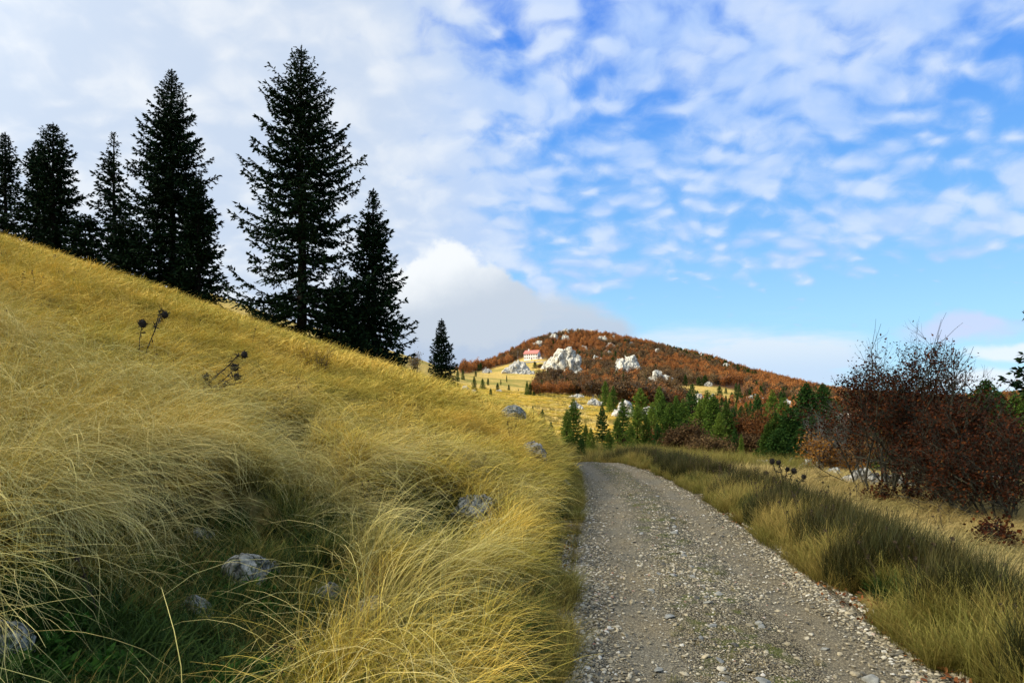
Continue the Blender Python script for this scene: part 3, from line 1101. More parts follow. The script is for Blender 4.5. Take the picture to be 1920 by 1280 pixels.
def conifer_protos():
    for k, (mat, seed, hw, prof, card, nb) in enumerate([
            (M_NEEDLE, 31, 1.35, .95, (.17, .075), 6), (M_NEEDLE, 32, 1.7, .9, (.17, .075), 7), (M_NEEDLE, 33, 1.1, .95, (.17, .075), 6),
            (M_NEEDLE_BLUE, 34, 1.45, 1.0, (.17, .075), 6), (M_NEEDLE_BLUE, 35, 1.6, .7, (.20, .10), 8)]):
        tm, cm, n = spruce_mesh('young_%d' % k, 5.0, hw, seed, mat, card=card, spacing=.24, nb=nb, uneven=.22, profile=prof, start=.02, twig=.13)
        PROTO['c%d' % k] = (tm, cm)
    # coarser ones for far away
    for k, (seed, hw, mat) in enumerate([(41, 1.3, M_NEEDLE_FAR), (42, 1.65, M_NEEDLE_FAR), (43, 1.1, M_NEEDLE_FAR)]):
        tm, cm, n = spruce_mesh('distant_%d' % k, 5.0, hw, seed, mat, card=(.34, .17), spacing=.42, nb=6, uneven=.22, profile=.8, start=.02, twig=.30)
        PROTO['f%d' % k] = (tm, cm)


conifer_protos()


def conifer(px, tip, base, y, kind, label, group=None, name='young_spruce', wide=1.0, seed=0):
    """conifer seen at column px, from row tip down to its foot at distance y"""
    if y is None:
        x, y, z = ground_at(px, base, 38)
    else:
        x, y, z = at_px(px, y)
    h = CAM_Z + (HY - tip) / FPX * y - z
    h = max(h, 0.6)
    s = h / 5.0
    rng = random.Random(int(px * 7 + tip))
    return place_tree(name, PROTO[kind], (x, y, z - .03 * h), rng.uniform(0, 6.28), (s * wide, s * wide, s), label, 'spruce', group)


YG = 'young spruces below the road bend'
MG = 'small spruces scattered on the hay meadow'
YOUNG = [
    # px, tip, base, distance, proto, wide, label, group
    (1033, 788, 840, 52, 'c3', .9, 'small dark blue green spruce at the foot of the grassy bank, nearest the road bend', YG),
    (1063, 765, 848, 50, 'c0', 1.0, 'left one of the twin bright green spruces straight beyond the road bend', YG),
    (1075, 745, 850, 52, 'c1', .85, 'taller right one of the twin bright green spruces straight beyond the road bend', YG),
    (1098, 792, 852, 50, 'c0', .9, 'short light green spruce leaning on the right side of the twin spruces', YG),
    (1129, 755, 835, 62, 'c3', .9, 'dark cone shaped spruce standing free on the yellow meadow beyond the bend', YG),
    (1158, 778, 850, 56, 'c0', 1.2, 'bushy mid green spruce left of the white boulders beyond the bend', YG),
    (1168, 745, 848, 60, 'c0', .9, 'slim green spruce rising in front of the white boulder heap', YG),
    (1195, 758, 850, 54, 'c2', 1.1, 'light green spruce just right of the white boulder heap', YG),
    (1212, 775, 855, 54, 'c1', .8, 'green spruce between the boulder heap and the dark brown beech bush', YG),
    (1232, 790, 856, 52, 'c3', 1.0, 'dark low spruce at the left foot of the dark brown beech bush', YG),
    (1243, 738, 830, 70, 'c1', .9, 'yellow green spruce behind the brown beech bush, left of a pair', YG),
    (1268, 738, 830, 70, 'c1', .85, 'yellow green spruce behind the brown beech bush, right of a pair', YG),
    (1298, 715, 830, 78, 'c3', .9, 'dark slender spruce at the left end of the small upper meadow', YG),
    (1313, 745, 845, 64, 'c1', 1.0, 'broad olive spruce between the two dark brown beech bushes', YG),
    (1338, 735, 850, 60, 'c0', 1.2, 'tall broad bright spruce in the middle of the mixed thicket', YG),
    (1362, 750, 858, 52, 'c2', 1.25, 'tall thin light green spruce on the left of the large brown beech bush', YG),
    (1390, 812, 868, 46, 'c2', .8, 'very small thin spruce at the grass edge before the large brown beech bush', YG),
    (1378, 800, 862, 48, 'c3', 1.0, 'small dark spruce in the shade beside the thin bright ones', YG),
    (1455, 770, 872, 44, 'c1', 1.25, 'bright edged spruce at the left of the big dark green clump', YG),
    (1482, 760, 874, 43, 'c4', 1.2, 'round dark green spruce in the middle of the big clump', YG),
    (1462, 800, 876, 41, 'c4', 1.5, 'low rounded deep green spruce in front of the big clump', YG),
    (1512, 712, 868, 48, 'c4', .82, 'tall dark spruce with a thin spire, left of the two spired ones', YG),
    (1543, 714, 866, 50, 'c4', .72, 'tall dark spruce with a thin spire, right of the two spired ones', YG),
    (1525, 775, 872, 44, 'c4', 1.1, 'dense dark spruce filling the space under the two spires', YG),
    (1498, 800, 876, 42, 'c3', 1.2, 'dark spruce bush in front beside the fallen branch', YG),
    (1572, 805, 862, 60, 'c1', 1.1, 'olive spruce half hidden behind the orange shrub', YG),
    (1848, 705, 850, 34, 'c4', 1.0, 'dark green spruce behind the bare topped beech at the right', YG),
    (1905, 735, 850, 40, 'c1', 1.5, 'broad green spruce at the right edge behind the beeches', YG),
    (1790, 775, 850, 38, 'c4', 1.3, 'dark spruce hidden among the beeches on the right', YG),
    (1655, 770, 860, 42, 'c1', 1.2, 'green spruce seen through the big red brown beech', YG),
    (1108, 800, 852, 47, 'c1', .8, 'light green young spruce right of the twins, its foot in the verge grass', YG),
    (1183, 790, 852, 48, 'c1', .9, 'bright small spruce in front of the boulder heap, close to the verge', YG),
    (1222, 752, 840, 66, 'c0', 1.0, 'green spruce behind the right end of the boulder heap', YG),
    (1256, 752, 835, 66, 'c1', 1.1, 'yellow green spruce between the yellow green pair', YG),
    (1281, 745, 835, 72, 'c0', 1.1, 'green spruce just right of the yellow green pair', YG),
    (1326, 728, 832, 74, 'c0', 1.2, 'green spruce behind the tall broad bright one, top left of it', YG),
    (1350, 770, 858, 50, 'c1', 1.0, 'bright spruce nestled against the right of the tall broad one', YG),
    (1296, 790, 850, 54, 'c0', 1.1, 'green spruce standing in the shade of the left brown beech bush', YG),
    (1440, 790, 872, 44, 'c1', 1.1, 'yellow green spruce leaning on the left side of the big dark clump', YG),
    (1470, 742, 850, 60, 'c0', 1.1, 'green spruce behind the big dark clump, left of its spires', YG),
    (1560, 770, 868, 46, 'c4', 1.0, 'dark spruce right of the two spired ones, above the orange bush', YG),
    (1200, 725, 790, 110, 'c1', 1.3, 'olive green spruce above the boulder heap', YG),
    (1236, 722, 785, 115, 'c0', 1.2, 'green spruce on the slope left above the yellow green pair', YG),
    (1420, 735, 790, 105, 'c3', 1.2, 'dark green spruce above the large red brown bush', YG),
    (1448, 728, 780, 120, 'c0', 1.1, 'green spruce on the slope left of the white boulders', YG),
    (1090, 815, 856, 44, 'c3', 1.1, 'knee high dark spruce in the grass at the outside of the road bend', YG),
    (1142, 805, 856, 46, 'c0', 1.3, 'knee high green spruce in the grass behind the far verge', YG),
    # behind, up the slope
    (1135, 712, 762, None, 'c1', .9, 'big round green spruce below the brown slope, left of its group', None),
    (1150, 722, 768, None, 'c1', .9, 'dark green spruce touching the right side of the big round one', None),
    (1143, 735, 775, None, 'c0', .8, 'small spruce at the foot of the big round green one', None),
    (1017, 765, 800, None, 'c3', 1.0, 'dark spruce beside a small red bush on the near meadow', MG),
    (1012, 775, 798, None, 'c0', .8, 'small spruce just left of the dark one by the red bush', MG),
    (999, 760, 776, None, 'f0', .8, 'tiny spruce alone on the near meadow above the red bush', MG),
    (945, 748, 762, None, 'f0', .5, 'tiny spruce peeping over the bank left of the grey boulder', MG),
    (889, 703, 738, None, 'c3', .8, 'dark pointed spruce over the grassy bank, left end of the open meadow', MG),
    (905, 708, 730, None, 'c0', 1.1, 'green wide spruce right of the dark pointed one on the meadow', MG),
    (915, 708, 722, None, 'f0', .8, 'narrow spruce behind the green wide one on the meadow', MG),
    (892, 694, 706, None, 'f2', .9, 'little spruce high at the left end of the meadow below the hut', MG),
    (920, 727, 742, None, 'f0', .9, 'small spruce at the near edge of the meadow above the bank', MG),
    (933, 717, 732, None, 'f0', 1.0, 'small spruce by a white stone in the middle of the meadow', MG),
    (954, 720, 732, None, 'f1', .8, 'thin topped little spruce right of the one by the white stone', MG),
    (939, 710, 722, None, 'f2', .5, 'very small dark spruce in the middle of the meadow', MG),
    (950, 703, 716, None, 'f2', .5, 'slim dark spruce below the grey rocks on the meadow', MG),
    (972, 728, 733, None, 'f2', .8, 'tiniest dark spruce in the open middle of the meadow', MG),
    (988, 713, 741, None, 'c0', .9, 'left one of a pair of spruces at the left end of the red thicket', MG),
    (994, 715, 741, None, 'c3', .9, 'right one of a pair of spruces at the left end of the red thicket', MG),
    (1001, 733, 743, None, 'f0', 1.2, 'low spruce at the foot of the pair by the red thicket', MG),
    (1009, 714, 738, None, 'c3', 1.0, 'spruce in front of the orange bush of the red thicket', MG),
    (1042, 716, 738, None, 'c0', 1.1, 'green spruce in front of the red thicket, third from its left end', MG),
    (1070, 720, 741, None, 'f0', .9, 'spruce at the meadow edge in front of the red thicket, left of three', MG),
    (1083, 721, 741, None, 'f2', .9, 'spruce at the meadow edge in front of the red thicket, middle of three', MG),
    (1097, 721, 742, None, 'f0', .9, 'spruce at the meadow edge in front of the red thicket, right of three', MG),
    (1026, 699, 712, None, 'f1', .9, 'dark spruce at the left foot of the white crag', None),
    (1003, 677, 690, None, 'f1', 1.2, 'dark bush like spruce on the meadow below the mountain hut', MG),
    (955, 693, 699, None, 'f1', .8, 'tiny dark spruce in front of the grey rocks', MG),
    (917, 694, 700, None, 'f1', .8, 'tiny dark spruce right of the little white shed', MG),
    (1285, 700, 722, None, 'c3', 1.1, 'dark spruce above the left end of the small upper meadow', None),
    (1310, 705, 723, None, 'f1', 1.1, 'dark spruce above the middle of the small upper meadow', None),
    (1322, 702, 723, None, 'f1', 1.2, 'larger dark spruce above the middle of the small upper meadow', None),
    (1349, 722, 742, None, 'f1', 1.1, 'lone spruce standing on the small upper meadow', None),
    (1361, 726, 738, None, 'f0', 1.0, 'little spruce at the right of the lone one on the small upper meadow', None),
    (1380, 716, 746, None, 'c3', .8, 'dark twin spruce at the right end of the small upper meadow', None),
    (1386, 718, 744, None, 'c3', .8, 'dark spruce close behind the twin at the right end of the small upper meadow', None),
    (1208, 700, 722, None, 'f1', 1.0, 'dark spruce between the two white pinnacles', None),
    (1149, 668, 684, None, 'f1', 1.2, 'round dark spruce left of the upper white pinnacle', None),
    (1399, 752, 775, None, 'c0', 1.3, 'green spruce above the large brown beech bush, right of a pair', None),
    (1380, 755, 775, None, 'c0', 1.0, 'green spruce above the large brown beech bush, left of a pair', None),
    (1465, 740, 785, None, 'c3', .9, 'dark spruce behind the white boulders on the right', None),
    (868, 690, 712, None, 'c3', .8, 'dark spruce beside the small neat one, at the end of the meadow ridge', None),
    (858, 690, 715, None, 'c3', .7, 'dark little spruce directly right of the small neat one', None),
    (745, 655, 690, None, 'c3', 1.2, 'dark spruce low behind the middle sized one at the bank edge', None),
]
for (px, tip, base, y, kd, wide, label, grp) in YOUNG:
    conifer(px, tip, base, y, kd, label, grp, wide=wide)


# ------------------------------------------------------------------ broadleaved trees and bushes: branching skeleton with leaves
def branchy(seed, h, spread, stems, leaf_n, leaf, mat_leaf_, mat_wood, depth=4, name='beech', bare_top=0.0, base_clear=0.12, cone=0.0, stem_r=0.035, upright=0.6, seglen=.28, leafiness=None, sides=5):
    rng = np.random.default_rng(seed)
    B = Buf()
    ends = []

    def grow(p, d, L, r, lev):
        if cone and lev >= 1 and math.hypot(p[0], p[1]) > cone * max(0.0, 1 - (p[2] / h) ** 1.15) + .10:
            return
        n = max(3, int(L / seglen))
        pts = [p]
        dd = d.copy()
        for i in range(n):
            dd = dd + rng.normal(size=3) * .13 + np.array([0, 0, .05 * upright])
            dd /= np.linalg.norm(dd)
            pts.append(pts[-1] + dd * (L / n))
        pts = np.array(pts)
        rr = np.linspace(r, r * .45, len(pts))
        B.tube(pts, rr, sides if lev < 2 else 3, cap=lev > 1)
        if lev >= depth:
            ends.append(pts)
            return
        if lev >= 2:
            ends.append(pts[len(pts) // 2:])
        nb = int(rng.integers(4, 7)) if lev < 2 else int(rng.integers(3, 6))
        for b in range(nb):
            t = rng.uniform(.25 if lev == 0 else .15, 1.0)
            q = pts[min(len(pts) - 1, int(t * len(pts)))]
            side = rng.normal(size=3)
            side -= side @ dd * dd
            side /= np.linalg.norm(side) + 1e-9
            ang = rng.uniform(.45, .95)
            nd = dd * cos(ang) + side * sin(ang) + np.array([0, 0, .22 * upright])
            nd /= np.linalg.norm(nd)
            grow(q, nd, L * rng.uniform(.42, .66), r * .5, lev + 1)
        # the axis goes on
        if lev < 2:
            grow(pts[-1], dd, L * .55, r * .45, lev + 1)

    for s in range(stems):
        a = rng.uniform(0, 2 * pi)
        rad = spread * rng.uniform(.02, .14)
        out = rng.uniform(.10, .55) * (spread / h)
        d = np.array([cos(a) * out, sin(a) * out, 1.0])
        d /= np.linalg.norm(d)
        grow(np.array([cos(a) * rad, sin(a) * rad, -.15]), d, h * rng.uniform(.42, .60), stem_r * rng.uniform(.6, 1.1), 0)
    allp = np.concatenate(ends)
    zmax = np.percentile(allp[:, 2], 99.7)
    k = h / zmax
    # leaves
    w = np.ones(len(ends))
    cz = np.array([e[:, 2].mean() for e in ends]) * k / h
    w *= np.clip((cz - base_clear) * 8, 0.02, 1)
    if bare_top > 0:
        w *= np.clip((1 - cz) / bare_top, 0.04, 1)
    w /= w.sum()
    idx = rng.choice(len(ends), leaf_n, p=w)
    s = rng.random(leaf_n)
    P = np.empty((leaf_n, 3))
    for i in range(leaf_n):
        e = ends[idx[i]]
        f = s[i] * (len(e) - 1)
        j = int(f)
        j2 = min(j + 1, len(e) - 1)
        P[i] = e[j] * (1 - f + j) + e[j2] * (f - j)
    P = (P + rng.normal(size=P.shape) * leaf[0] * .9) * k
    V, Q = leafcards(P, rng.normal(size=P.shape) + np.array([0, 0, -.25]), leaf[0] * rng.uniform(.6, 1.3, leaf_n), leaf[1] * rng.uniform(.7, 1.3, leaf_n), rng, .3)
    # leaves on one twig share a tone
    tone = np.clip(rng.random(len(ends))[idx] * .6 + rng.random(leaf_n) * .4, 0, 1)
    crown = mesh_np(name + '_leaves', V, Q, None, mat_leaf_, False, {'rnd': np.repeat(tone, 4)})
    for i in range(len(B.V)):
        B.V[i] = B.V[i] * k
    return B.mesh(name + '_wood', mat_wood), crown


def build_beeches():
    def put(px, tip, y, spread, seed, label, name, mat_l, mat_w, leaf_n, leaf, stems=6, cat='tree', group=None, base=None, part2='crown', **kw):
        x, y, z = at_px(px, y)
        h = CAM_Z + (HY - tip) / FPX * y - z
        ms = branchy(seed, h, spread, stems, leaf_n, leaf, mat_l, mat_w, name=name + str(seed), **kw)
        return place_tree(name, ms, (x, y, z - .04), 0, 1, label, cat, group, part2)
    BG = 'red brown beeches right of the track'
    put(1700, 622, 15.5, 4.8, 61, 'large many stemmed dark red brown beech with the highest bare twigged top', 'beech_tree', M_BEECH_DARK, M_BARK_BEECH, 13000, (.060, .044), 12, group=BG, bare_top=.22, base_clear=.32, upright=.6, cone=2.5)
    put(1812, 690, 14.0, 3.6, 62, 'second dark beech with thin bare upper twigs, right of the largest one', 'beech_tree', M_BEECH_DARK, M_BARK_BEECH, 8500, (.055, .042), 9, group=BG, bare_top=.45, base_clear=.34, upright=.85, cone=1.5)
    put(1905, 735, 12.0, 3.2, 63, 'dark red beech cut by the right edge, its leaves reaching low over the grass', 'beech_tree', M_BEECH_DARK, M_BARK_BEECH, 9000, (.052, .038), 8, group=BG, bare_top=.2, base_clear=.18, upright=.5)
    put(1625, 718, 18.0, 3.6, 64, 'low spreading dark beech reaching left over the white stones', 'beech_tree', M_BEECH_DARK, M_BARK_BEECH, 6500, (.062, .046), 7, group=BG, bare_top=.15, base_clear=.28, upright=.2)
    put(1770, 752, 20.0, 4.5, 65, 'dark brown beech filling the back of the beech group', 'beech_tree', M_BEECH_DARK, M_BARK_BEECH, 6000, (.07, .05), 8, group=BG, bare_top=.1, base_clear=.30)
    put(1880, 752, 19.0, 4.5, 66, 'dark brown beech behind the one at the right edge', 'beech_tree', M_BEECH_DARK, M_BARK_BEECH, 6000, (.07, .05), 8, group=BG, bare_top=.1, base_clear=.30)
    put(1575, 812, 26.0, 2.2, 67, 'low orange leaved bush between the dark spruces and the beeches', 'beech_bush', M_ORANGE, M_BARK_GREY, 5000, (.10, .07), 8, 'bush', base_clear=.05, part2='foliage')
    put(1578, 755, 29.0, 2.6, 68, 'grey almost leafless shrub above the orange bush', 'bare_shrub', M_BEECH_BROWN, M_BARK_GREY, 900, (.09, .06), 12, 'bush', base_clear=.3, upright=1.0, part2='foliage')
    # dark brown bushes in the middle distance
    put(1285, 792, 50.0, 4.0, 71, 'dark brown rounded beech bush in the thicket, left one of two', 'beech_bush', M_BEECH_BROWN, M_TWIG, 9000, (.17, .12), 9, 'bush', base_clear=.03, part2='foliage', upright=.4)
    put(1418, 768, 52.0, 5.5, 72, 'large red brown beech bush between the thin bright spruce and the big dark clump', 'beech_bush', M_BEECH_RED, M_TWIG, 11000, (.17, .12), 10, 'bush', base_clear=.12, part2='foliage', upright=.5)
    put(1402, 812, 48.0, 3.0, 76, 'dark brown beech bush low in front of the large red brown one', 'beech_bush', M_BEECH_BROWN, M_TWIG, 6000, (.15, .11), 8, 'bush', base_clear=.03, part2='foliage')
    put(1318, 822, 47.0, 3.0, 77, 'low dark brown bush between the first beech bush and the tall broad spruce', 'beech_bush', M_BEECH_BROWN, M_TWIG, 6000, (.15, .11), 8, 'bush', base_clear=.0, part2='foliage')
    put(602, 640, 15.0, .9, 73, 'small yellow leaved shrub in the golden grass below the tall spruces', 'yellow_shrub', M_YELLOW, M_TWIG, 1700, (.045, .018), 8, 'shrub', base_clear=.0, part2='foliage', stem_r=.012, upright=.3)
    put(1690, 905, 14.5, 2.4, 74, 'low dark leaved thicket at the foot of the largest beech', 'beech_bush', M_BEECH_DARK, M_BARK_BEECH, 3500, (.07, .05), 8, 'bush', base_clear=.0, part2='foliage')
    put(1900, 985, 9.6, 1.2, 75, 'small dark red seedling bush at the right edge beside the dry grass', 'beech_bush', M_BEECH_DARK, M_BARK_BEECH, 2200, (.06, .045), 6, 'bush', base_clear=.0, part2='foliage')
    put(778, 658, 150, 4.0, 78, 'small round grey bush on the far grassy ridge', 'bare_shrub', M_BEECH_BROWN, M_BARK_GREY, 700, (.3, .2), 8, 'bush', base_clear=.0, part2='foliage')


build_beeches()


# shared beech bushes up the slope
def bush_protos():
    for k, (seed, mat) in enumerate([(81, M_BEECH_RED), (82, M_BEECH_BROWN), (83, M_BEECH_RED), (84, M_BEECH_BROWN)]):
        PROTO['b%d' % k] = branchy(seed, 4.0, 3.6, 7, 2600, (.30, .21), mat, M_BARK_GREY, depth=3, name='bush%d' % k, base_clear=.0, upright=.5, stem_r=.05, seglen=.5, sides=4)


bush_protos()
BUSHES = [
    (1003, 712, 741, 'b0', .7, 'orange red bush at the left end of the red thicket'),
    (1022, 716, 739, 'b0', 1.0, 'red beech bush between two spruces of the thicket'),
    (1033, 714, 738, 'b2', 1.0, 'second red beech bush of the thicket from its left end'),
    (1055, 713, 740, 'b2', 1.1, 'red beech bush right of the third spruce of the thicket'),
    (1068, 714, 740, 'b0', 1.1, 'red beech bush behind the left of three small spruces'),
    (1085, 712, 742, 'b1', 1.1, 'brown beech bush behind the middle of three small spruces'),
    (1103, 710, 744, 'b0', 1.2, 'red brown beech bush behind the right of three small spruces'),
    (1117, 712, 748, 'b1', 1.2, 'brown beech bush just left of the big round green spruce'),
    (1172, 716, 762, 'b1', 1.3, 'brown beech bush right of the big round green spruce'),
    (1190, 712, 764, 'b3', 1.3, 'grey brown beech bush below the upper white pinnacle'),
    (1206, 720, 766, 'b0', 1.2, 'reddish beech bush left of the lower white pinnacle'),
    (1228, 726, 770, 'b1', 1.3, 'brown beech bush straight below the lower white pinnacle'),
    (1250, 724, 768, 'b2', 1.2, 'reddish beech bush below the right side of the lower white pinnacle'),
    (1268, 722, 765, 'b3', 1.2, 'dark brown beech bush left of the small upper meadow'),
    (1045, 690, 712, 'b3', 1.1, 'dark brown bush at the foot of the great white crag'),
    (1038, 698, 716, 'b1', 1.1, 'dark brown bush left below the great white crag'),
    (1013, 682, 690, 'b3', 1.5, 'dark low bush on the meadow beside the terrace of the hut'),
    (1120, 690, 712, 'b3', 1.3, 'brown bush between the great crag and the upper pinnacle'),
    (1138, 688, 712, 'b1', 1.3, 'grey brown bush left of the upper pinnacle'),
    (1012, 772, 795, 'b2', .5, 'small red bush on the near meadow beside the dark spruce'),
    (1405, 745, 768, 'b2', 1.4, 'red bush right of the small upper meadow, left of two'),
    (1430, 742, 768, 'b0', 1.4, 'red bush right of the small upper meadow, right of two'),
    (1450, 752, 778, 'b2', 1.3, 'red bush left of the white boulders on the right'),
    (1222, 800, 838, 'b0', .6, 'small orange brown bush under the spruces by the boulder heap'),
    (1365, 700, 725, 'b0', 1.2, 'red bush on the upper side of the small upper meadow'),
    (1178, 812, 850, 'b1', .8, 'brown bush in the shade under the bright spruces'),
    (1560, 800, 800, 'b1', .8, 'brown bush beside the right spired spruce'),
    (1615, 775, 850, 'b1', .9, 'olive brown bush left behind the largest beech'),
    (1700, 790, 850, 'b3', 1.0, 'grey brown bush seen through the stems of the largest beech'),
    (1735, 765, 850, 'b0', 1.0, 'russet bush high behind the largest beech'),
    (1820, 770, 850, 'b0', 1.0, 'russet bush behind the second beech'),
    (1885, 790, 860, 'b1', 1.0, 'brown bush behind the beech at the right edge'),
]
for (px, tip, base, kd, wide, label) in BUSHES:
    if base > 782:
        yq = {795: 92, 838: 60, 850: 56, 800: 110, 860: 50}[base]
        x, y, z = at_px(px, yq)
    else:
        x, y, z = ground_at(px, base, 60)
    h = max(CAM_Z + (HY - tip) / FPX * y - z, 0.8)
    s = h / 4.0
    place_tree('beech_bush', PROTO[kd], (x, y, z), random.Random(px).uniform(0, 6), (s * wide, s * wide, s), label, 'bush', 'beech bushes on the hillside', 'foliage')


# ------------------------------------------------------------------ rocks
def ico(sub):
    import bmesh
    bm = bmesh.new()
    bmesh.ops.create_icosphere(bm, subdivisions=sub, radius=1.0)
    V = np.array([v.co[:] for v in bm.verts])
    T = np.array([[v.index for v in f.verts] for f in bm.faces])
    bm.free()
    return V, T


ICO = {k: ico(k) for k in (1, 2, 3, 4, 5)}


def rock_mesh(name, lumps, mat, seed, sub=4, rough=.28, freq=1.6, smooth=False, vert=1.0, sharp=False):
    """lumps: (x, y, z, rx, ry, rz) blocks of one outcrop; faces broken along fissures"""
    B = Buf()
    rng = np.random.default_rng(seed)
    for i, (x, y, z, rx, ry, rz) in enumerate(lumps):
        V, T = ICO[sub]
        q = rng.normal(size=3) * 5
        # flat facets: push vertices in to a handful of cutting planes
        P = V.copy()
        for _ in range(14 if sharp else 9):
            d = rng.normal(size=3)
            d[2] *= .6
            d /= np.linalg.norm(d)
            lim = rng.uniform(.42, .85) if sharp else rng.uniform(.62, .92)
            s = P @ d
            P = P - np.maximum(s - lim, 0)[:, None] * d * .9
        f = fbm(V[:, 0] * freq + q[0], V[:, 1] * freq + q[1], V[:, 2] * freq / vert + q[2], oct=5, seed=seed + i, gain=.55, ridged=True)
        g = fbm(V[:, 0] * freq * 3 + q[0], V[:, 1] * freq * 3, V[:, 2] * freq * 3 / vert, oct=3, seed=seed + i + 50)
        P = P * (1 + rough * f + rough * .35 * g)[:, None]
        B.add(P * np.array([rx, ry, rz]) + np.array([x, y, z]), None, T, rng.random())
    return B.mesh(name, mat, smooth)


CRAG_BOX = []


def crag(px0, px1, tip, base, label, seed, mat=None, n=7, dist=None, group=None, depth=.8, peak=.5, rough=.30, name='rock_outcrop', sub=3, vert=2.2, cat='rock', top=None):
    """a craggy outcrop filling columns px0..px1 and rows tip..base, standing at the ground met there.
    top: heights of its skyline from left to right, as fractions of the full height"""
    pxc = (px0 + px1) / 2
    if dist is None:
        x, y, z = ground_at(pxc, base, 60)
    else:
        x, y, z = at_px(pxc, dist)
    m = y / FPX
    w = (px1 - px0) * m
    h = max((base - tip) * m, w * .12)
    rng = np.random.default_rng(seed)
    if top is None:
        k = max(4, n)
        t = np.linspace(0, 1, k)
        top = (1 - np.abs(t - peak) / max(peak, 1 - peak) * .62) * rng.uniform(.62, 1.0, k)
        top = top / top.max()
    top = np.array(top, float)
    s = max(h / 5.0, w / 9.0) if w * h > 0 else w / 6
    L = []
    nx = max(3, int(round(w / (s * .8))))
    for i in range(nx):
        t = (i + .5) / nx
        hh = h * np.interp(t, np.linspace(0, 1, len(top)), top)
        ny = max(1, int(round(hh / (s * .8))))
        for j in range(ny):
            f = (j + .5) / ny
            r = s * rng.uniform(.7, 1.5)
            zc = max(hh - r * 1.1, 0) * (f if ny > 1 else .6)
            L.append(((t - .5 + rng.normal() * .25 / nx) * w * (1 - .06 * f), (f * .55 - .15) * w * depth * .5 + rng.normal() * s * .35, zc, r * rng.uniform(.8, 1.15), r * rng.uniform(.8, 1.3), r * rng.uniform(.8, 1.3)))
    CRAG_BOX.append((px0 + 1, px1 - 1, tip + 1, base + 4, y + w * .3))
    # a buried footing that follows the slope down
    L.append((0, 0, -.15 * h, w * .45, w * .35 * depth, h * .35))
    me = rock_mesh('rock_%d' % seed, L, mat or M_LIME, seed, sub, rough, 1.8, vert=vert, sharp=True)
    return link(name, me, None, (x, y, z), 0, 1, label, cat, group)


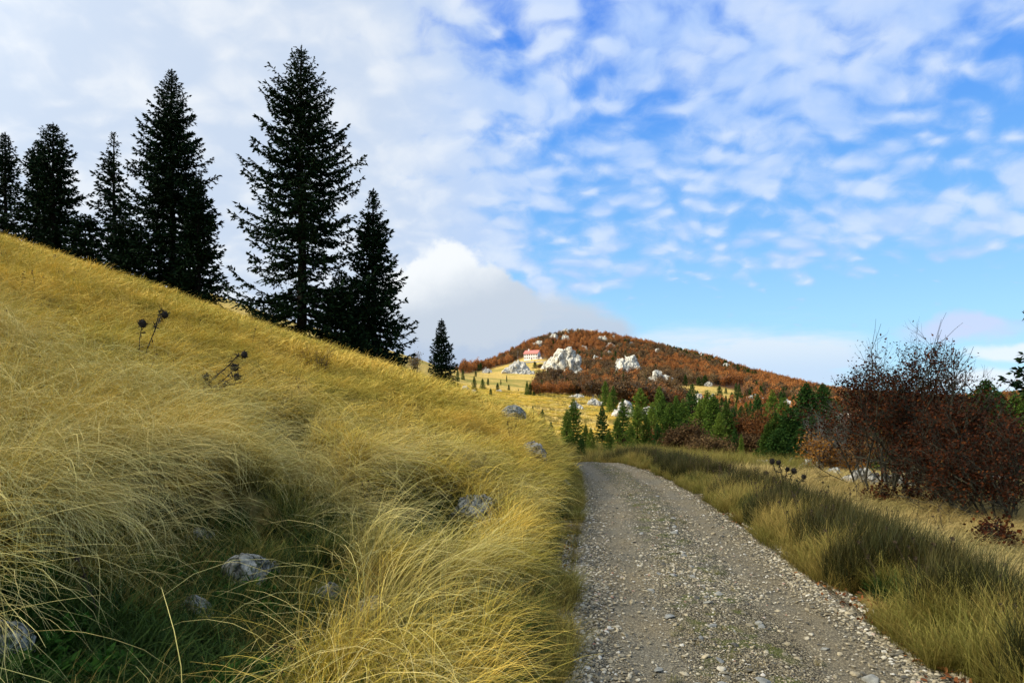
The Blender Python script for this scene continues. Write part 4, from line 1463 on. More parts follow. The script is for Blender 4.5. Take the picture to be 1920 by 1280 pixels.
def build_crags():
    G = 'white limestone outcrops on the hill'
    crag(1033, 1084, 650, 706, 'great white crag beside the mountain hut, the largest of the hill', 101, group=G, top=[.5, .66, .72, .86, .98, 1.06, 1.08, 1.04, .95, .78, .5])
    crag(1048, 1076, 640, 660, 'white rock block crowning the great crag', 102, group=G, top=[.6, .9, 1, .9, .95, .6], dist=450)
    crag(1018, 1048, 668, 692, 'left shoulder rocks of the great white crag', 103, n=5, group=G)
    crag(1060, 1082, 682, 706, 'ribbed white pillar below the great crag', 104, n=3, group=G)
    crag(1075, 1098, 690, 709, 'low white crag right of the ribbed pillar', 105, n=4, group=G)
    crag(1038, 1058, 700, 712, 'small pale rocks below the great crag, beside dark bushes', 106, n=4, group=G)
    crag(1152, 1200, 660, 703, 'steep white pinnacle standing alone right of the great crag', 107, group=G, top=[.35, .75, .85, .8, 1, .85, .6, .25])
    crag(1215, 1243, 690, 724, 'white two headed pinnacle lower on the right, its left half', 108, group=G, top=[.4, .7, 1, .7])
    crag(1238, 1265, 700, 724, 'white two headed pinnacle lower on the right, its right half', 109, group=G, top=[.8, 1, .9, .5])
    crag(1115, 1142, 628, 641, 'smooth white rock high on the right of the summit', 110, n=4, group=G)
    crag(1136, 1152, 641, 651, 'little white rock just below the smooth one by the summit', 111, n=3, group=G)
    crag(1030, 1048, 624, 637, 'white slab under the left side of the summit', 112, n=3, group=G)
    crag(1050, 1070, 627, 640, 'broken white rocks under the middle of the summit', 113, n=4, group=G)
    crag(1000, 1018, 636, 650, 'slanting white rock on the left flank above the hut', 114, n=3, group=G)
    crag(1048, 1074, 608, 622, 'white rocks on the summit, left end', 115, n=6, group=G, rough=.4)
    crag(1076, 1098, 608, 619, 'white rocks on the summit, middle', 116, n=6, group=G, rough=.4)
    crag(1100, 1122, 610, 622, 'white rocks on the summit, right end', 117, n=6, group=G, rough=.4)
    crag(1146, 1157, 625, 633, 'small white rock on the right shoulder of the summit', 118, n=3, group=G)
    crag(1278, 1296, 649, 660, 'white rock on the right ridge of the hill, largest there', 119, n=4, group=G)
    crag(1258, 1270, 653, 660, 'small white rocks on the right ridge, left of the largest there', 120, n=3, group=G)
    crag(1310, 1326, 657, 667, 'white rocks on the right ridge among dark firs', 121, n=4, group=G)
    crag(1352, 1370, 679, 688, 'last white rocks low on the right ridge', 122, n=4, group=G)
    crag(946, 992, 674, 700, 'grey weathered rocks below the terrace of the mountain hut', 123, M_LIME_MID, n=8, group=G, rough=.42)
    crag(975, 1000, 690, 701, 'flat grey stones right below the grey weathered rocks', 124, M_LIME_MID, n=5, group=G)
    crag(905, 922, 690, 699, 'flat grey stones beside the little white shed', 125, M_LIME_MID, n=4, group=G)
    crag(1110, 1130, 664, 679, 'white stones half buried in the red wood right of the great crag', 126, n=4, group=G)
    crag(1322, 1334, 714, 724, 'pale pointed rocks at the upper edge of the small meadow', 127, n=3, group=G)
    crag(1303, 1322, 736, 758, 'white rocks at the left of the small upper meadow', 128, n=4, group=G)
    crag(1330, 1342, 736, 748, 'single white block on the small upper meadow', 129, n=2, group=G)
    crag(1398, 1432, 739, 750, 'row of low white rocks above the red bushes', 130, n=6, group=G)
    crag(1384, 1396, 748, 756, 'small white rock left of the row above the red bushes', 131, n=2, group=G)
    crag(1463, 1492, 748, 768, 'white boulders behind the big dark spruce clump, upper ones', 132, M_LIME_MID, n=5, group=G)
    crag(1470, 1512, 765, 785, 'white boulders behind the big dark spruce clump, lower ones', 133, M_LIME_MID, n=6, group=G)
    crag(1550, 1640, 738, 800, 'broad white rock face left of the large beech', 134, M_LIME, n=8, dist=95, group=G, top=[.35, .6, .85, 1, .9, .7, .6, .4])
    crag(1600, 1700, 770, 815, 'white rock ledges half hidden behind the large beech', 135, M_LIME, n=9, dist=80, group=G, peak=.2)
    crag(1178, 1190, 640, 648, 'small white rock in the red wood below the right shoulder of the summit', 136, n=3, group=G)
    crag(1225, 1240, 652, 662, 'pair of white stones in the wood left of the right ridge rocks', 137, n=3, group=G)
    crag(1088, 1102, 646, 656, 'white stones in the wood between the great crag and the summit', 138, n=3, group=G)
    crag(1130, 1150, 655, 664, 'white stones in the wood left above the steep pinnacle', 139, n=3, group=G)
    # meadow boulders
    G2 = 'white boulders on the near meadow'
    crag(1068, 1092, 750, 766, 'white boulders at the tip of the tall twin spruce', 140, M_LIME_MID, n=5, group=G2, rough=.4)
    crag(1103, 1130, 745, 760, 'white boulders in the middle of the near meadow', 141, M_LIME_MID, n=5, group=G2, rough=.4)
    crag(1150, 1202, 749, 782, 'heap of white boulders behind the bright green spruces', 142, M_LIME_MID, n=9, group=G2, rough=.4, peak=.5)
    crag(1200, 1236, 757, 785, 'white boulders at the right end of the heap', 143, M_LIME_MID, n=6, group=G2, rough=.4)
    crag(1068, 1095, 737, 745, 'white stones under the three small spruces of the thicket', 144, M_LIME_MID, n=5, group=G2)
    crag(930, 941, 729, 734, 'white stone at the foot of a small meadow spruce', 145, M_LIME_MID, n=2, group=G2)
    crag(850, 892, 722, 738, 'scattered white stones where the bank meets the meadow', 146, M_LIME_MID, n=8, group=G2, rough=.45)
    crag(1255, 1268, 795, 808, 'white stone among the brown bushes beyond the bend', 147, M_LIME_MID, n=3, group=G2, dist=60)
    crag(1222, 1230, 812, 820, 'little white stone under the spruces beyond the bend', 148, M_LIME_MID, n=2, group=G2, dist=58)
    # right side, near
    G3 = 'pale stones in the dry grass right of the track'
    crag(1408, 1462, 856, 882, 'pale stones in front of the big dark spruce clump', 150, M_LIME_MID, n=6, dist=34, group=G3, rough=.4)
    crag(1548, 1580, 884, 908, 'flat white stone in the dry grass left of the beech', 151, M_LIME_MID, n=2, dist=22.5, group=G3)
    crag(1490, 1560, 860, 896, 'rubble of pale stones beneath the grey leafless shrub', 152, M_LIME_MID, n=10, dist=27, group=G3, rough=.45)
    crag(1585, 1660, 892, 935, 'broken white stones scattered under the left branches of the beech', 153, M_LIME_MID, n=10, dist=19.0, group=G3, rough=.5)
    crag(1640, 1710, 893, 932, 'broken white stones near the stems of the largest beech', 154, M_LIME_MID, n=10, dist=18.5, group=G3, rough=.5)
    crag(1766, 1784, 920, 944, 'small white stone between the beech stems', 155, M_LIME_MID, n=2, dist=15.5, group=G3)
    crag(1800, 1890, 845, 872, 'pale stone ledge behind the right hand beeches', 156, M_LIME_MID, n=8, dist=26, group=G3, rough=.4)
    crag(1690, 1740, 850, 875, 'pale stones glimpsed behind the stems of the largest beech', 157, M_LIME_MID, n=6, dist=27, group=G3, rough=.4)


build_crags()


def near_rock(px, py, size, label, seed, mat, sink=.3, rot=0.0, n=2, rough=.25, cat='rock', ymin=2.0, off=0.0):
    x, y, z = ground_at(px, py, ymin)
    rng = np.random.default_rng(seed)
    L = []
    for i in range(n):
        f = 1.0 if i == 0 else rng.uniform(.4, .75)
        L.append((0 if i == 0 else rng.uniform(-.8, .8) * size[0], 0 if i == 0 else rng.uniform(-.5, .5) * size[1], size[2] * (f - sink), size[0] * f, size[1] * f, size[2] * f))
    me = rock_mesh('near_rock_%d' % seed, L, mat, seed, 5, rough, 1.4, True, vert=1.2)
    return link('rock', me, None, (x, y, z + off), rot, 1, label, cat)


def build_near_rocks():
    near_rock(462, 1105, (.17, .16, .15), 'rounded mossy grey rock with a pale bare patch in the green hollow', 201, M_ROCK_NEAR, .2, .3, 1, .18)
    near_rock(625, 1150, (.15, .14, .12), 'jagged pale rock at the right end of the green hollow', 202, M_ROCK_NEAR, .3, 1.2, 3, .4)
    near_rock(366, 1172, (.11, .1, .10), 'small pale stone left below the rounded mossy rock', 203, M_ROCK_NEAR, .2, .3, 1, .3)
    near_rock(6, 1255, (.13, .12, .12), 'pale stone in the bottom left corner under the hanging grass', 204, M_ROCK_NEAR, .2, .8, 2, .3)
    near_rock(700, 1160, (.12, .1, .08), 'little grey stone under grass right of the jagged pale rock', 205, M_ROCK_NEAR, .3, .8, 1, .3)
    near_rock(898, 985, (.34, .26, .17), 'cracked white rock slab in the shade of the overhanging grass', 206, M_ROCK_NEAR, .45, -.5, 3, .42)
    near_rock(375, 1030, (.10, .1, .07), 'tiny pale stone in the upper part of the green hollow', 207, M_ROCK_NEAR, .3, .8, 1, .3)
    near_rock(962, 800, (.30, .42, .27), 'grey rounded boulder at the top of the bank by the road bend', 208, M_ROCK_NEAR, .15, -.2, 1, .2)
    near_rock(1000, 868, (.24, .4, .24), 'dark cracked rock face low in the bank beside the road bend', 209, M_ROCK_DARK, .35, .4, 3, .45)
    near_rock(1003, 905, (.22, .2, .12), 'small pale stone in the grass near the left edge of the track', 210, M_ROCK_NEAR, .3, .8, 1, .3)
    near_rock(1054, 915, (.16, .14, .10), 'little stone right beside the left edge of the track', 211, M_ROCK_NEAR, .3, .8, 1, .3)
    near_rock(500, 1085, (.10, .09, .08), 'small stone above the rounded mossy rock', 212, M_ROCK_NEAR, .3, .1, 1, .3)


build_near_rocks()


# ------------------------------------------------------------------ mountain hut and shed
def simple_mat(name, c, rough=.85, vary=.12, scale=1.5, spec=.15):
    mt, t = material(name)
    tc = t.node('ShaderNodeTexCoord').outputs['Object']
    n = t.noise(tc, scale, 5, .65)
    finish(t, t.mix(n, tuple(max(0, q * (1 - vary)) for q in c), tuple(min(1, q * (1 + vary)) for q in c)), rough, t.bump(n, .3, .02), spec)
    return mt


M_WALL = simple_mat('white_plaster', (.74, .68, .62), .9, .1, 1.2)
M_ROOF = simple_mat('red_roof_sheet', (.46, .16, .13), .7, .25, .8)
M_GLASS = simple_mat('dark_window_glass', (.03, .035, .04), .2, .2, 2, .5)
M_WOOD_DARK = simple_mat('dark_shutter_wood', (.10, .055, .035), .8, .3, 4)
M_METAL = simple_mat('grey_mast_metal', (.30, .28, .26), .5, .2, 4)


def box(B, x0, x1, y0, y1, z0, z1):
    V = [(x, y, z) for z in (z0, z1) for x, y in ((x0, y0), (x1, y0), (x1, y1), (x0, y1))]
    B.add(V, [[0, 3, 2, 1], [4, 5, 6, 7], [0, 1, 5, 4], [1, 2, 6, 5], [2, 3, 7, 6], [3, 0, 4, 7]])


def build_hut():
    x, y, z = ground_at(998, 674, 200)
    k = y / 500.0
    root = link('mountain_hut', None, None, (x, y, z - .3), radians(-24), k * .88, 'white two storey mountain hut with a red saddle roof on the terrace below the summit', 'house')
    Lh, W, Hh, R = 6.0, 3.6, 5.2, 2.7
    B = Buf()
    box(B, -Lh, Lh, -W, W, -2, Hh)
    # gable triangles, as thick prisms
    for s in (-1, 1):
        xa, xb = s * Lh, s * (Lh - .3)
        V = [(xa, -W, Hh), (xa, W, Hh), (xa, 0, Hh + R), (xb, -W, Hh), (xb, W, Hh), (xb, 0, Hh + R)]
        B.add(V, [[0, 3, 5, 2], [1, 2, 5, 4]], [[0, 2, 1], [3, 4, 5]])
    link('wall', B.mesh('hut_wall', M_WALL), root)
    B = Buf()
    e = .55
    for s in (-1, 1):
        q0, q1 = s * (W + e), 0.0
        z0, z1 = Hh - e * R / W, Hh + R
        V = [(-Lh - e, q0, z0), (Lh + e, q0, z0), (Lh + e, q1, z1), (-Lh - e, q1, z1)]
        V = V + [(a, b, c + .22) for a, b, c in V]
        B.add(V, [[0, 3, 2, 1], [4, 5, 6, 7], [0, 1, 5, 4], [1, 2, 6, 5], [2, 3, 7, 6], [3, 0, 4, 7]])
    rf = link('roof', B.mesh('hut_roof', M_ROOF), root)
    B = Buf()
    box(B, -3.6, -2.7, -.45, .45, Hh + R - .6, Hh + R + 1.3)
    link('chimney', B.mesh('hut_chimney', M_WALL), rf)
    wn = None
    for row, zz in enumerate((.9, 3.3)):
        for i in range(6):
            xx = -5.0 + i * 2.0
            if row == 0 and i == 3:
                B = Buf()
                box(B, xx - .5, xx + .5, -W - .06, -W + .05, -.1, 2.1)
                link('door', B.mesh('hut_door', M_WOOD_DARK), root)
                continue
            B = Buf()
            box(B, xx - .36, xx + .36, -W - .05, -W + .05, zz, zz + 1.25)
            w_ = link('window', B.mesh('hut_window', M_GLASS), root)
            B = Buf()
            for a, b, c, d in ((-.46, -.36, -.1, 1.35), (.36, .46, -.1, 1.35), (-.36, .36, -.1, 0), (-.36, .36, 1.25, 1.35)):
                box(B, xx + a, xx + b, -W - .08, -W + .03, zz + c, zz + d)
            link('frame', B.mesh('hut_frame', M_WOOD_DARK), w_)
    B = Buf()
    box(B, Lh, Lh + .06, -.5, .5, 3.2, 4.4)
    link('window', B.mesh('hut_gable_window', M_GLASS), root, label='gable window')
    # annex at the gable end
    B = Buf()
    box(B, Lh + .001, Lh + 3.2, -2.2, 2.4, -2, 2.0)
    link('annex_wall', B.mesh('hut_annex', M_WALL), root)
    B = Buf()
    V = [(Lh + .002, -2.5, 2.5), (Lh + 3.6, -2.5, 2.02), (Lh + 3.6, 2.7, 2.02), (Lh + .002, 2.7, 2.5)]
    V = V + [(a, b, c + .18) for a, b, c in V]
    B.add(V, [[0, 3, 2, 1], [4, 5, 6, 7], [0, 1, 5, 4], [1, 2, 6, 5], [2, 3, 7, 6], [3, 0, 4, 7]])
    link('annex_roof', B.mesh('hut_annex_roof', M_WOOD_DARK), root)

    x, y, z = ground_at(907, 694, 200)
    root = link('shed', None, None, (x, y, z - .2), radians(8), y / 430, 'tiny white flat roofed shed at the left end of the meadow ridge', 'shed')
    B = Buf()
    box(B, -1.5, 1.5, -1.2, 1.2, -1.5, 2.0)
    link('wall', B.mesh('shed_wall', M_WALL), root)
    B = Buf()
    box(B, -1.7, 1.7, -1.4, 1.4, 2.003, 2.2)
    link('roof', B.mesh('shed_roof', M_METAL), root)
    B = Buf()
    box(B, .3, 1.0, -1.25, -1.15, -.1, 1.7)
    link('door', B.mesh('shed_door', M_WOOD_DARK), root)

    x, y, z = ground_at(971, 676, 200)
    B = Buf()
    B.tube([(0, 0, -1), (0, 0, 4), (0, 0, 8.2)], [.10, .08, .05], 6)
    B.tube([(-.7, 0, 7.2), (.7, 0, 7.2)], [.04, .04], 4)
    link('mast', B.mesh('mast', M_METAL), None, (x, y, z), 0, 1, 'thin bare mast standing on the terrace left of the mountain hut', 'mast')
    # low terrace wall in front of the hut
    x, y, z = ground_at(1003, 679, 200)
    B = Buf()
    rng = np.random.default_rng(9)
    for i in range(34):
        V, T = ICO[1]
        s = rng.uniform(.4, .75)
        B.add(V * s + np.array([-14 + i * .82, rng.normal() * .15, rng.uniform(-.1, .4)]), None, T, rng.random())
    link('stone_wall', B.mesh('terrace_wall', M_LIME_MID), None, (x, y, z), radians(-8), 1, 'low dry stone wall edging the terrace in front of the mountain hut', 'wall')


build_hut()


# ------------------------------------------------------------------ dried thistles
M_THISTLE = simple_mat('dead_thistle', (.022, .018, .014), .9, .4, 20)


def thistle(name, root_px, dist, stems, label, seed, k=1.0, lean_leaves=26):
    """stems: list of ((px,py) chain in the photograph from the foot up, has_head)"""
    x0, y0, z0 = ground_at(root_px[0], root_px[1], 3.0, 30) if dist is None else at_px(root_px[0], dist)
    rng = np.random.default_rng(seed)
    root = link(name, None, None, (x0, y0, z0), 0, 1, label, 'thistle')

    def W(px, py, dy=0.0):
        y = y0 + dy
        return np.array([(px - 960) / FPX * y - x0, dy, CAM_Z + (HY - py) / FPX * y - z0])
    for chain, head in stems:
        ys = np.cumsum([0] + [rng.uniform(-.05, .07) for _ in chain[1:]])
        P = np.array([W(a, b, d) for (a, b), d in zip(chain, ys)])
        B = Buf()
        t = np.linspace(0, 1, len(P))
        tt = np.linspace(0, 1, 12)
        PP = np.stack([np.interp(tt, t, P[:, q]) for q in range(3)], -1)
        B.tube(PP, np.linspace(.006, .0035, 12) * k, 5)
        st = link('stem', B.mesh(name + '_stem', M_THISTLE), root)
        if head:
            d = PP[-1] - PP[-2]
            d /= np.linalg.norm(d)
            hb = Buf()
            r = .028 * k * head
            V, T = ICO[3]
            c = PP[-1] + d * r * .8
            Pv = V * np.array([r, r, r * 1.15])
            Pv *= (1 + .07 * rng.normal(size=len(Pv)))[:, None]
            hb.add(Pv + c, None, T)
            n = 60
            D = rng.normal(size=(n, 3))
            D /= np.linalg.norm(D, axis=1)[:, None]
            Vc, Qc = leafcards(c + D * r * .8, D + d * .5, r * rng.uniform(.5, 1.4, n), r * .22, rng)
            hb.add(Vc, Qc)
            link('flower_head', hb.mesh(name + '_head', M_THISTLE), root)
        n = lean_leaves
        s = rng.uniform(0.05, .9, n)
        p = np.stack([np.interp(s, tt, PP[:, q]) for q in range(3)], -1)
        Vc, Qc = leafcards(p, rng.normal(size=(n, 3)) + np.array([0, 0, -.3]), .055 * k * rng.uniform(.5, 1.3, n), .014 * k, rng)
        lb = Buf()
        lb.add(Vc, Qc)
        link('leaves', lb.mesh(name + '_leaf', M_THISTLE), root)
    return root


def build_thistles():
    thistle('thistle', (262, 720), 10.2, [([(262, 722), (261, 660), (262, 632), (266, 612)], 1.25), ([(262, 722), (275, 655), (290, 620), (300, 596), (306, 592)], 1.1),
            ([(262, 715), (250, 690), (244, 660)], 0), ([(262, 715), (280, 690), (288, 680)], 0), ([(290, 620), (298, 590), (303, 577)], 0)],
            'taller dead thistle with two dark drooping heads on the golden slope', 301, 1.5)
    thistle('thistle', (385, 735), 9.6, [([(372, 738), (400, 710), (430, 684), (446, 665), (453, 665)], 1.1), ([(385, 735), (412, 718), (432, 700), (438, 692)], 1.2),
            ([(380, 738), (384, 722), (386, 710)], 1.0), ([(412, 745), (416, 722), (424, 714), (440, 708)], 1.1), ([(372, 738), (390, 716), (420, 692)], 0), ([(400, 735), (425, 722), (452, 716)], 0)],
            'bent dead thistle leaning right over the golden slope, lower of the two', 302, 1.4)
    thistle('thistle', (1470, 940), 13.5, [([(1470, 945), (1462, 905), (1452, 878), (1449, 868)], 1.0), ([(1470, 945), (1468, 900), (1463, 876), (1461, 870)], .9),
            ([(1468, 945), (1445, 908), (1437, 890)], .9), ([(1475, 945), (1480, 900), (1487, 886)], 1.1), ([(1478, 945), (1495, 908), (1505, 896)], .9), ([(1472, 945), (1472, 900), (1476, 882)], .8)],
            'dark dead thistle with many heads above the sedges right of the track', 303, 1.7)
    thistle('dead_stalk', (1545, 950), 14.5, [([(1540, 958), (1543, 925), (1543, 905)], .5), ([(1552, 960), (1554, 930), (1553, 913)], .5), ([(1530, 955), (1531, 930), (1530, 912)], 0)],
            'thin upright dead stalks standing in the dry grass before the beech', 304, 1.2, 8)
    thistle('dead_stalk', (1405, 905), 17.0, [([(1405, 915), (1412, 890), (1425, 876)], 0), ([(1390, 905), (1391, 888), (1391, 872)], .4)],
            'slanting dead stalk beside the dark sedges near the road bend', 305, 1.2, 6)
    # fallen branch
    x, y, z = at_px(1480, 36)
    B = Buf()
    for ch in ([(1468, 878), (1476, 871), (1483, 864), (1489, 859)], [(1481, 866), (1484, 860)], [(1476, 871), (1482, 872), (1486, 870)]):
        P = [np.array([(a - 960) / FPX * 36 - x, 0.1 * i, CAM_Z + (HY - b) / FPX * 36 - z]) for i, (a, b) in enumerate(ch)]
        B.tube(P, np.linspace(.045, .02, len(P)), 6)
    link('fallen_branch', B.mesh('fallen_branch', M_BARK_GREY), None, (x, y, z), 0, 1, 'pale fallen branch lying in front of the big dark spruce clump', 'branch')


build_thistles()


# ------------------------------------------------------------------ instancing for what nobody could count
def scatter(name, protos, P, rot, scl, idx, label, cat):
    """one object: points carrying rotation, scale and index, and the small meshes set on them"""
    me = bpy.data.meshes.new(name + '_points')
    n = len(P)
    me.vertices.add(n)
    me.vertices.foreach_set('co', np.asarray(P, np.float32).ravel())
    for k, v, ty, key in (('rot', rot, 'FLOAT_VECTOR', 'vector'), ('scl', scl, 'FLOAT_VECTOR', 'vector'), ('pick', idx, 'INT', 'value')):
        a = me.attributes.new(k, ty, 'POINT')
        a.data.foreach_set(key, np.ascontiguousarray(v, dtype=np.int32 if ty == 'INT' else np.float32).ravel())
    ob = link(name, me, None, label=label, kind='stuff')
    ob['category'] = cat
    ng = bpy.data.node_groups.new(name + '_scatter', 'GeometryNodeTree')
    ng.interface.new_socket('Geometry', in_out='INPUT', socket_type='NodeSocketGeometry')
    ng.interface.new_socket('Geometry', in_out='OUTPUT', socket_type='NodeSocketGeometry')
    gi, go = ng.nodes.new('NodeGroupInput'), ng.nodes.new('NodeGroupOutput')
    inst = ng.nodes.new('GeometryNodeInstanceOnPoints')
    col = bpy.data.collections.new(name + '_parts')
    for i, m_ in enumerate(protos):
        o = bpy.data.objects.new('%s_%02d' % (name, i), m_)
        o['kind'] = 'stuff'
        col.objects.link(o)
    ci = ng.nodes.new('GeometryNodeCollectionInfo')
    ci.inputs['Collection'].default_value = col
    ci.inputs['Separate Children'].default_value = True
    ci.inputs['Reset Children'].default_value = True

    def na(nm, ty):
        q = ng.nodes.new('GeometryNodeInputNamedAttribute')
        q.data_type = ty
        q.inputs['Name'].default_value = nm
        return q.outputs['Attribute']
    l = ng.links
    l.new(gi.outputs[0], inst.inputs['Points'])
    l.new(ci.outputs[0], inst.inputs['Instance'])
    inst.inputs['Pick Instance'].default_value = True
    l.new(na('pick', 'INT'), inst.inputs['Instance Index'])
    e2r = ng.nodes.new('FunctionNodeEulerToRotation')
    l.new(na('rot', 'FLOAT_VECTOR'), e2r.inputs[0])
    l.new(e2r.outputs[0], inst.inputs['Rotation'])
    l.new(na('scl', 'FLOAT_VECTOR'), inst.inputs['Scale'])
    l.new(inst.outputs[0], go.inputs[0])
    md = ob.modifiers.new('scatter', 'NODES')
    md.node_group = ng
    return ob


def grass_mat(name, base, mid, tip, varA=(1, 1, 1), varB=(1, 1, 1), transl=.35, scale=.5):
    mt, t = material(name)
    tt = t.attr('tt')
    c = t.ramp(tt, [(0.0, base), (0.35, mid), (1.0, tip)])  # greenish brown foot, deepened to carry the shade between blades
    n = t.noise(t.pos(), scale, 4, .6)
    v = t.mix(t.ss(t.m('ADD', t.m('MULTIPLY', n, .7), t.m('MULTIPLY', t.rnd(), .3)), .35, .65), varA, varB)
    c = t.mix(1.0, c, v, 'MULTIPLY')
    r = t.attr('rnd')
    c = t.mix(1.0, c, t.ramp(r, [(0, (.72, .70, .66)), (1, (1.2, 1.2, 1.2))]), 'MULTIPLY')
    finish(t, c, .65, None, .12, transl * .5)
    return mt


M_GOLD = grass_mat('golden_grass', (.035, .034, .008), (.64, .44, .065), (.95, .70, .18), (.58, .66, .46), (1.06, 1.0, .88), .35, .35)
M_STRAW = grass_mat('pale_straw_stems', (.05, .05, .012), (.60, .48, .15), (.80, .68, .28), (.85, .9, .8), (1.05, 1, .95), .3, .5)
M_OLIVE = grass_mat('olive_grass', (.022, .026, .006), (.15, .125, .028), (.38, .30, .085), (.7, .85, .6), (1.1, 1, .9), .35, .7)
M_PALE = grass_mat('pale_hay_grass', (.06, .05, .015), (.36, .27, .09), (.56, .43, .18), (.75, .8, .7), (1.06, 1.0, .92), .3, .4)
M_GREEN = grass_mat('green_undergrass', (.006, .014, .003), (.020, .045, .007), (.05, .09, .015), (.7, .8, .7), (1.2, 1.1, .9), .3, .9)  # dark green, lowered further to carry the hollow's shade
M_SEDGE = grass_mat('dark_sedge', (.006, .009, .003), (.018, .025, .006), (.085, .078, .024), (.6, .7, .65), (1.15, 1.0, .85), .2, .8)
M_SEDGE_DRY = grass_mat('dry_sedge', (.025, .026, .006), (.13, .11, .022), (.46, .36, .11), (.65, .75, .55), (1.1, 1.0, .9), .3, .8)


def tuft(name, n, length, radius, lean0, lean1, width, mat, seed, spread=.9, seg=5, lvar=.3, wind=.6, straight=0.0):
    """grass tuft; the wind leans it towards +X of its own frame. lean = angle from upright at foot and at tip"""
    rng = np.random.default_rng(seed)
    a = rng.uniform(0, 2 * pi, n)
    r = radius * np.sqrt(rng.random(n))
    base = np.stack([np.cos(a) * r, np.sin(a) * r, np.full(n, -.03)], -1)
    az = rng.normal(size=n) * spread
    flip = rng.random(n) > wind
    az = np.where(flip, rng.uniform(-pi, pi, n), az)
    L = length * (1 + lvar * rng.normal(size=n)).clip(.35, 1.6)
    l0 = lean0 + rng.normal(size=n) * .16
    l1 = lean1 * (1 + .25 * rng.normal(size=n))
    P = [base]
    for s in range(seg):
        f = (s + .5) / seg
        th = l0 + (l1 - l0) * f ** 1.25
        d = np.stack([np.sin(th) * np.cos(az), np.sin(th) * np.sin(az), np.cos(th)], -1)
        az = az + rng.normal(size=n) * .10
        P.append(P[-1] + d * (L / seg)[:, None])
    P = np.stack(P, 1)                       # n, seg+1, 3
    side = np.stack([-np.sin(az), np.cos(az), rng.normal(size=n) * .5], -1)
    side /= np.linalg.norm(side, axis=1)[:, None]
    f = np.linspace(0, 1, seg + 1)
    ww = width * (1 - f ** 2.5 * .85)[None, :] * rng.uniform(.7, 1.3, n)[:, None]
    A = P + side[:, None, :] * ww[..., None] * .5
    Bv = P - side[:, None, :] * ww[..., None] * .5
    V = np.stack([A, Bv], 2).reshape(n, -1, 3)
    m = (seg + 1) * 2
    q = np.array([[2 * i, 2 * i + 1, 2 * i + 3, 2 * i + 2] for i in range(seg)])
    Q = (np.arange(n)[:, None, None] * m + q[None]).reshape(-1, 4)
    tt = np.tile(np.repeat(f, 2), n)
    return mesh_np(name, V.reshape(-1, 3), Q, None, mat, True, {'tt': tt, 'rnd': np.repeat(rng.random(n), m)})


def area_points(rng, density, y0, y1, a0=-.86, a1=.82):
    """random ground points of a wedge, density(x,y) per square metre"""
    dmax = density
    area = (a1 - a0) * (y1 * y1 - y0 * y0) / 2
    n = int(area * dmax)
    y = np.sqrt(rng.uniform(y0 * y0, y1 * y1, n))
    x = rng.uniform(a0, a1, n) * y
    return x, y


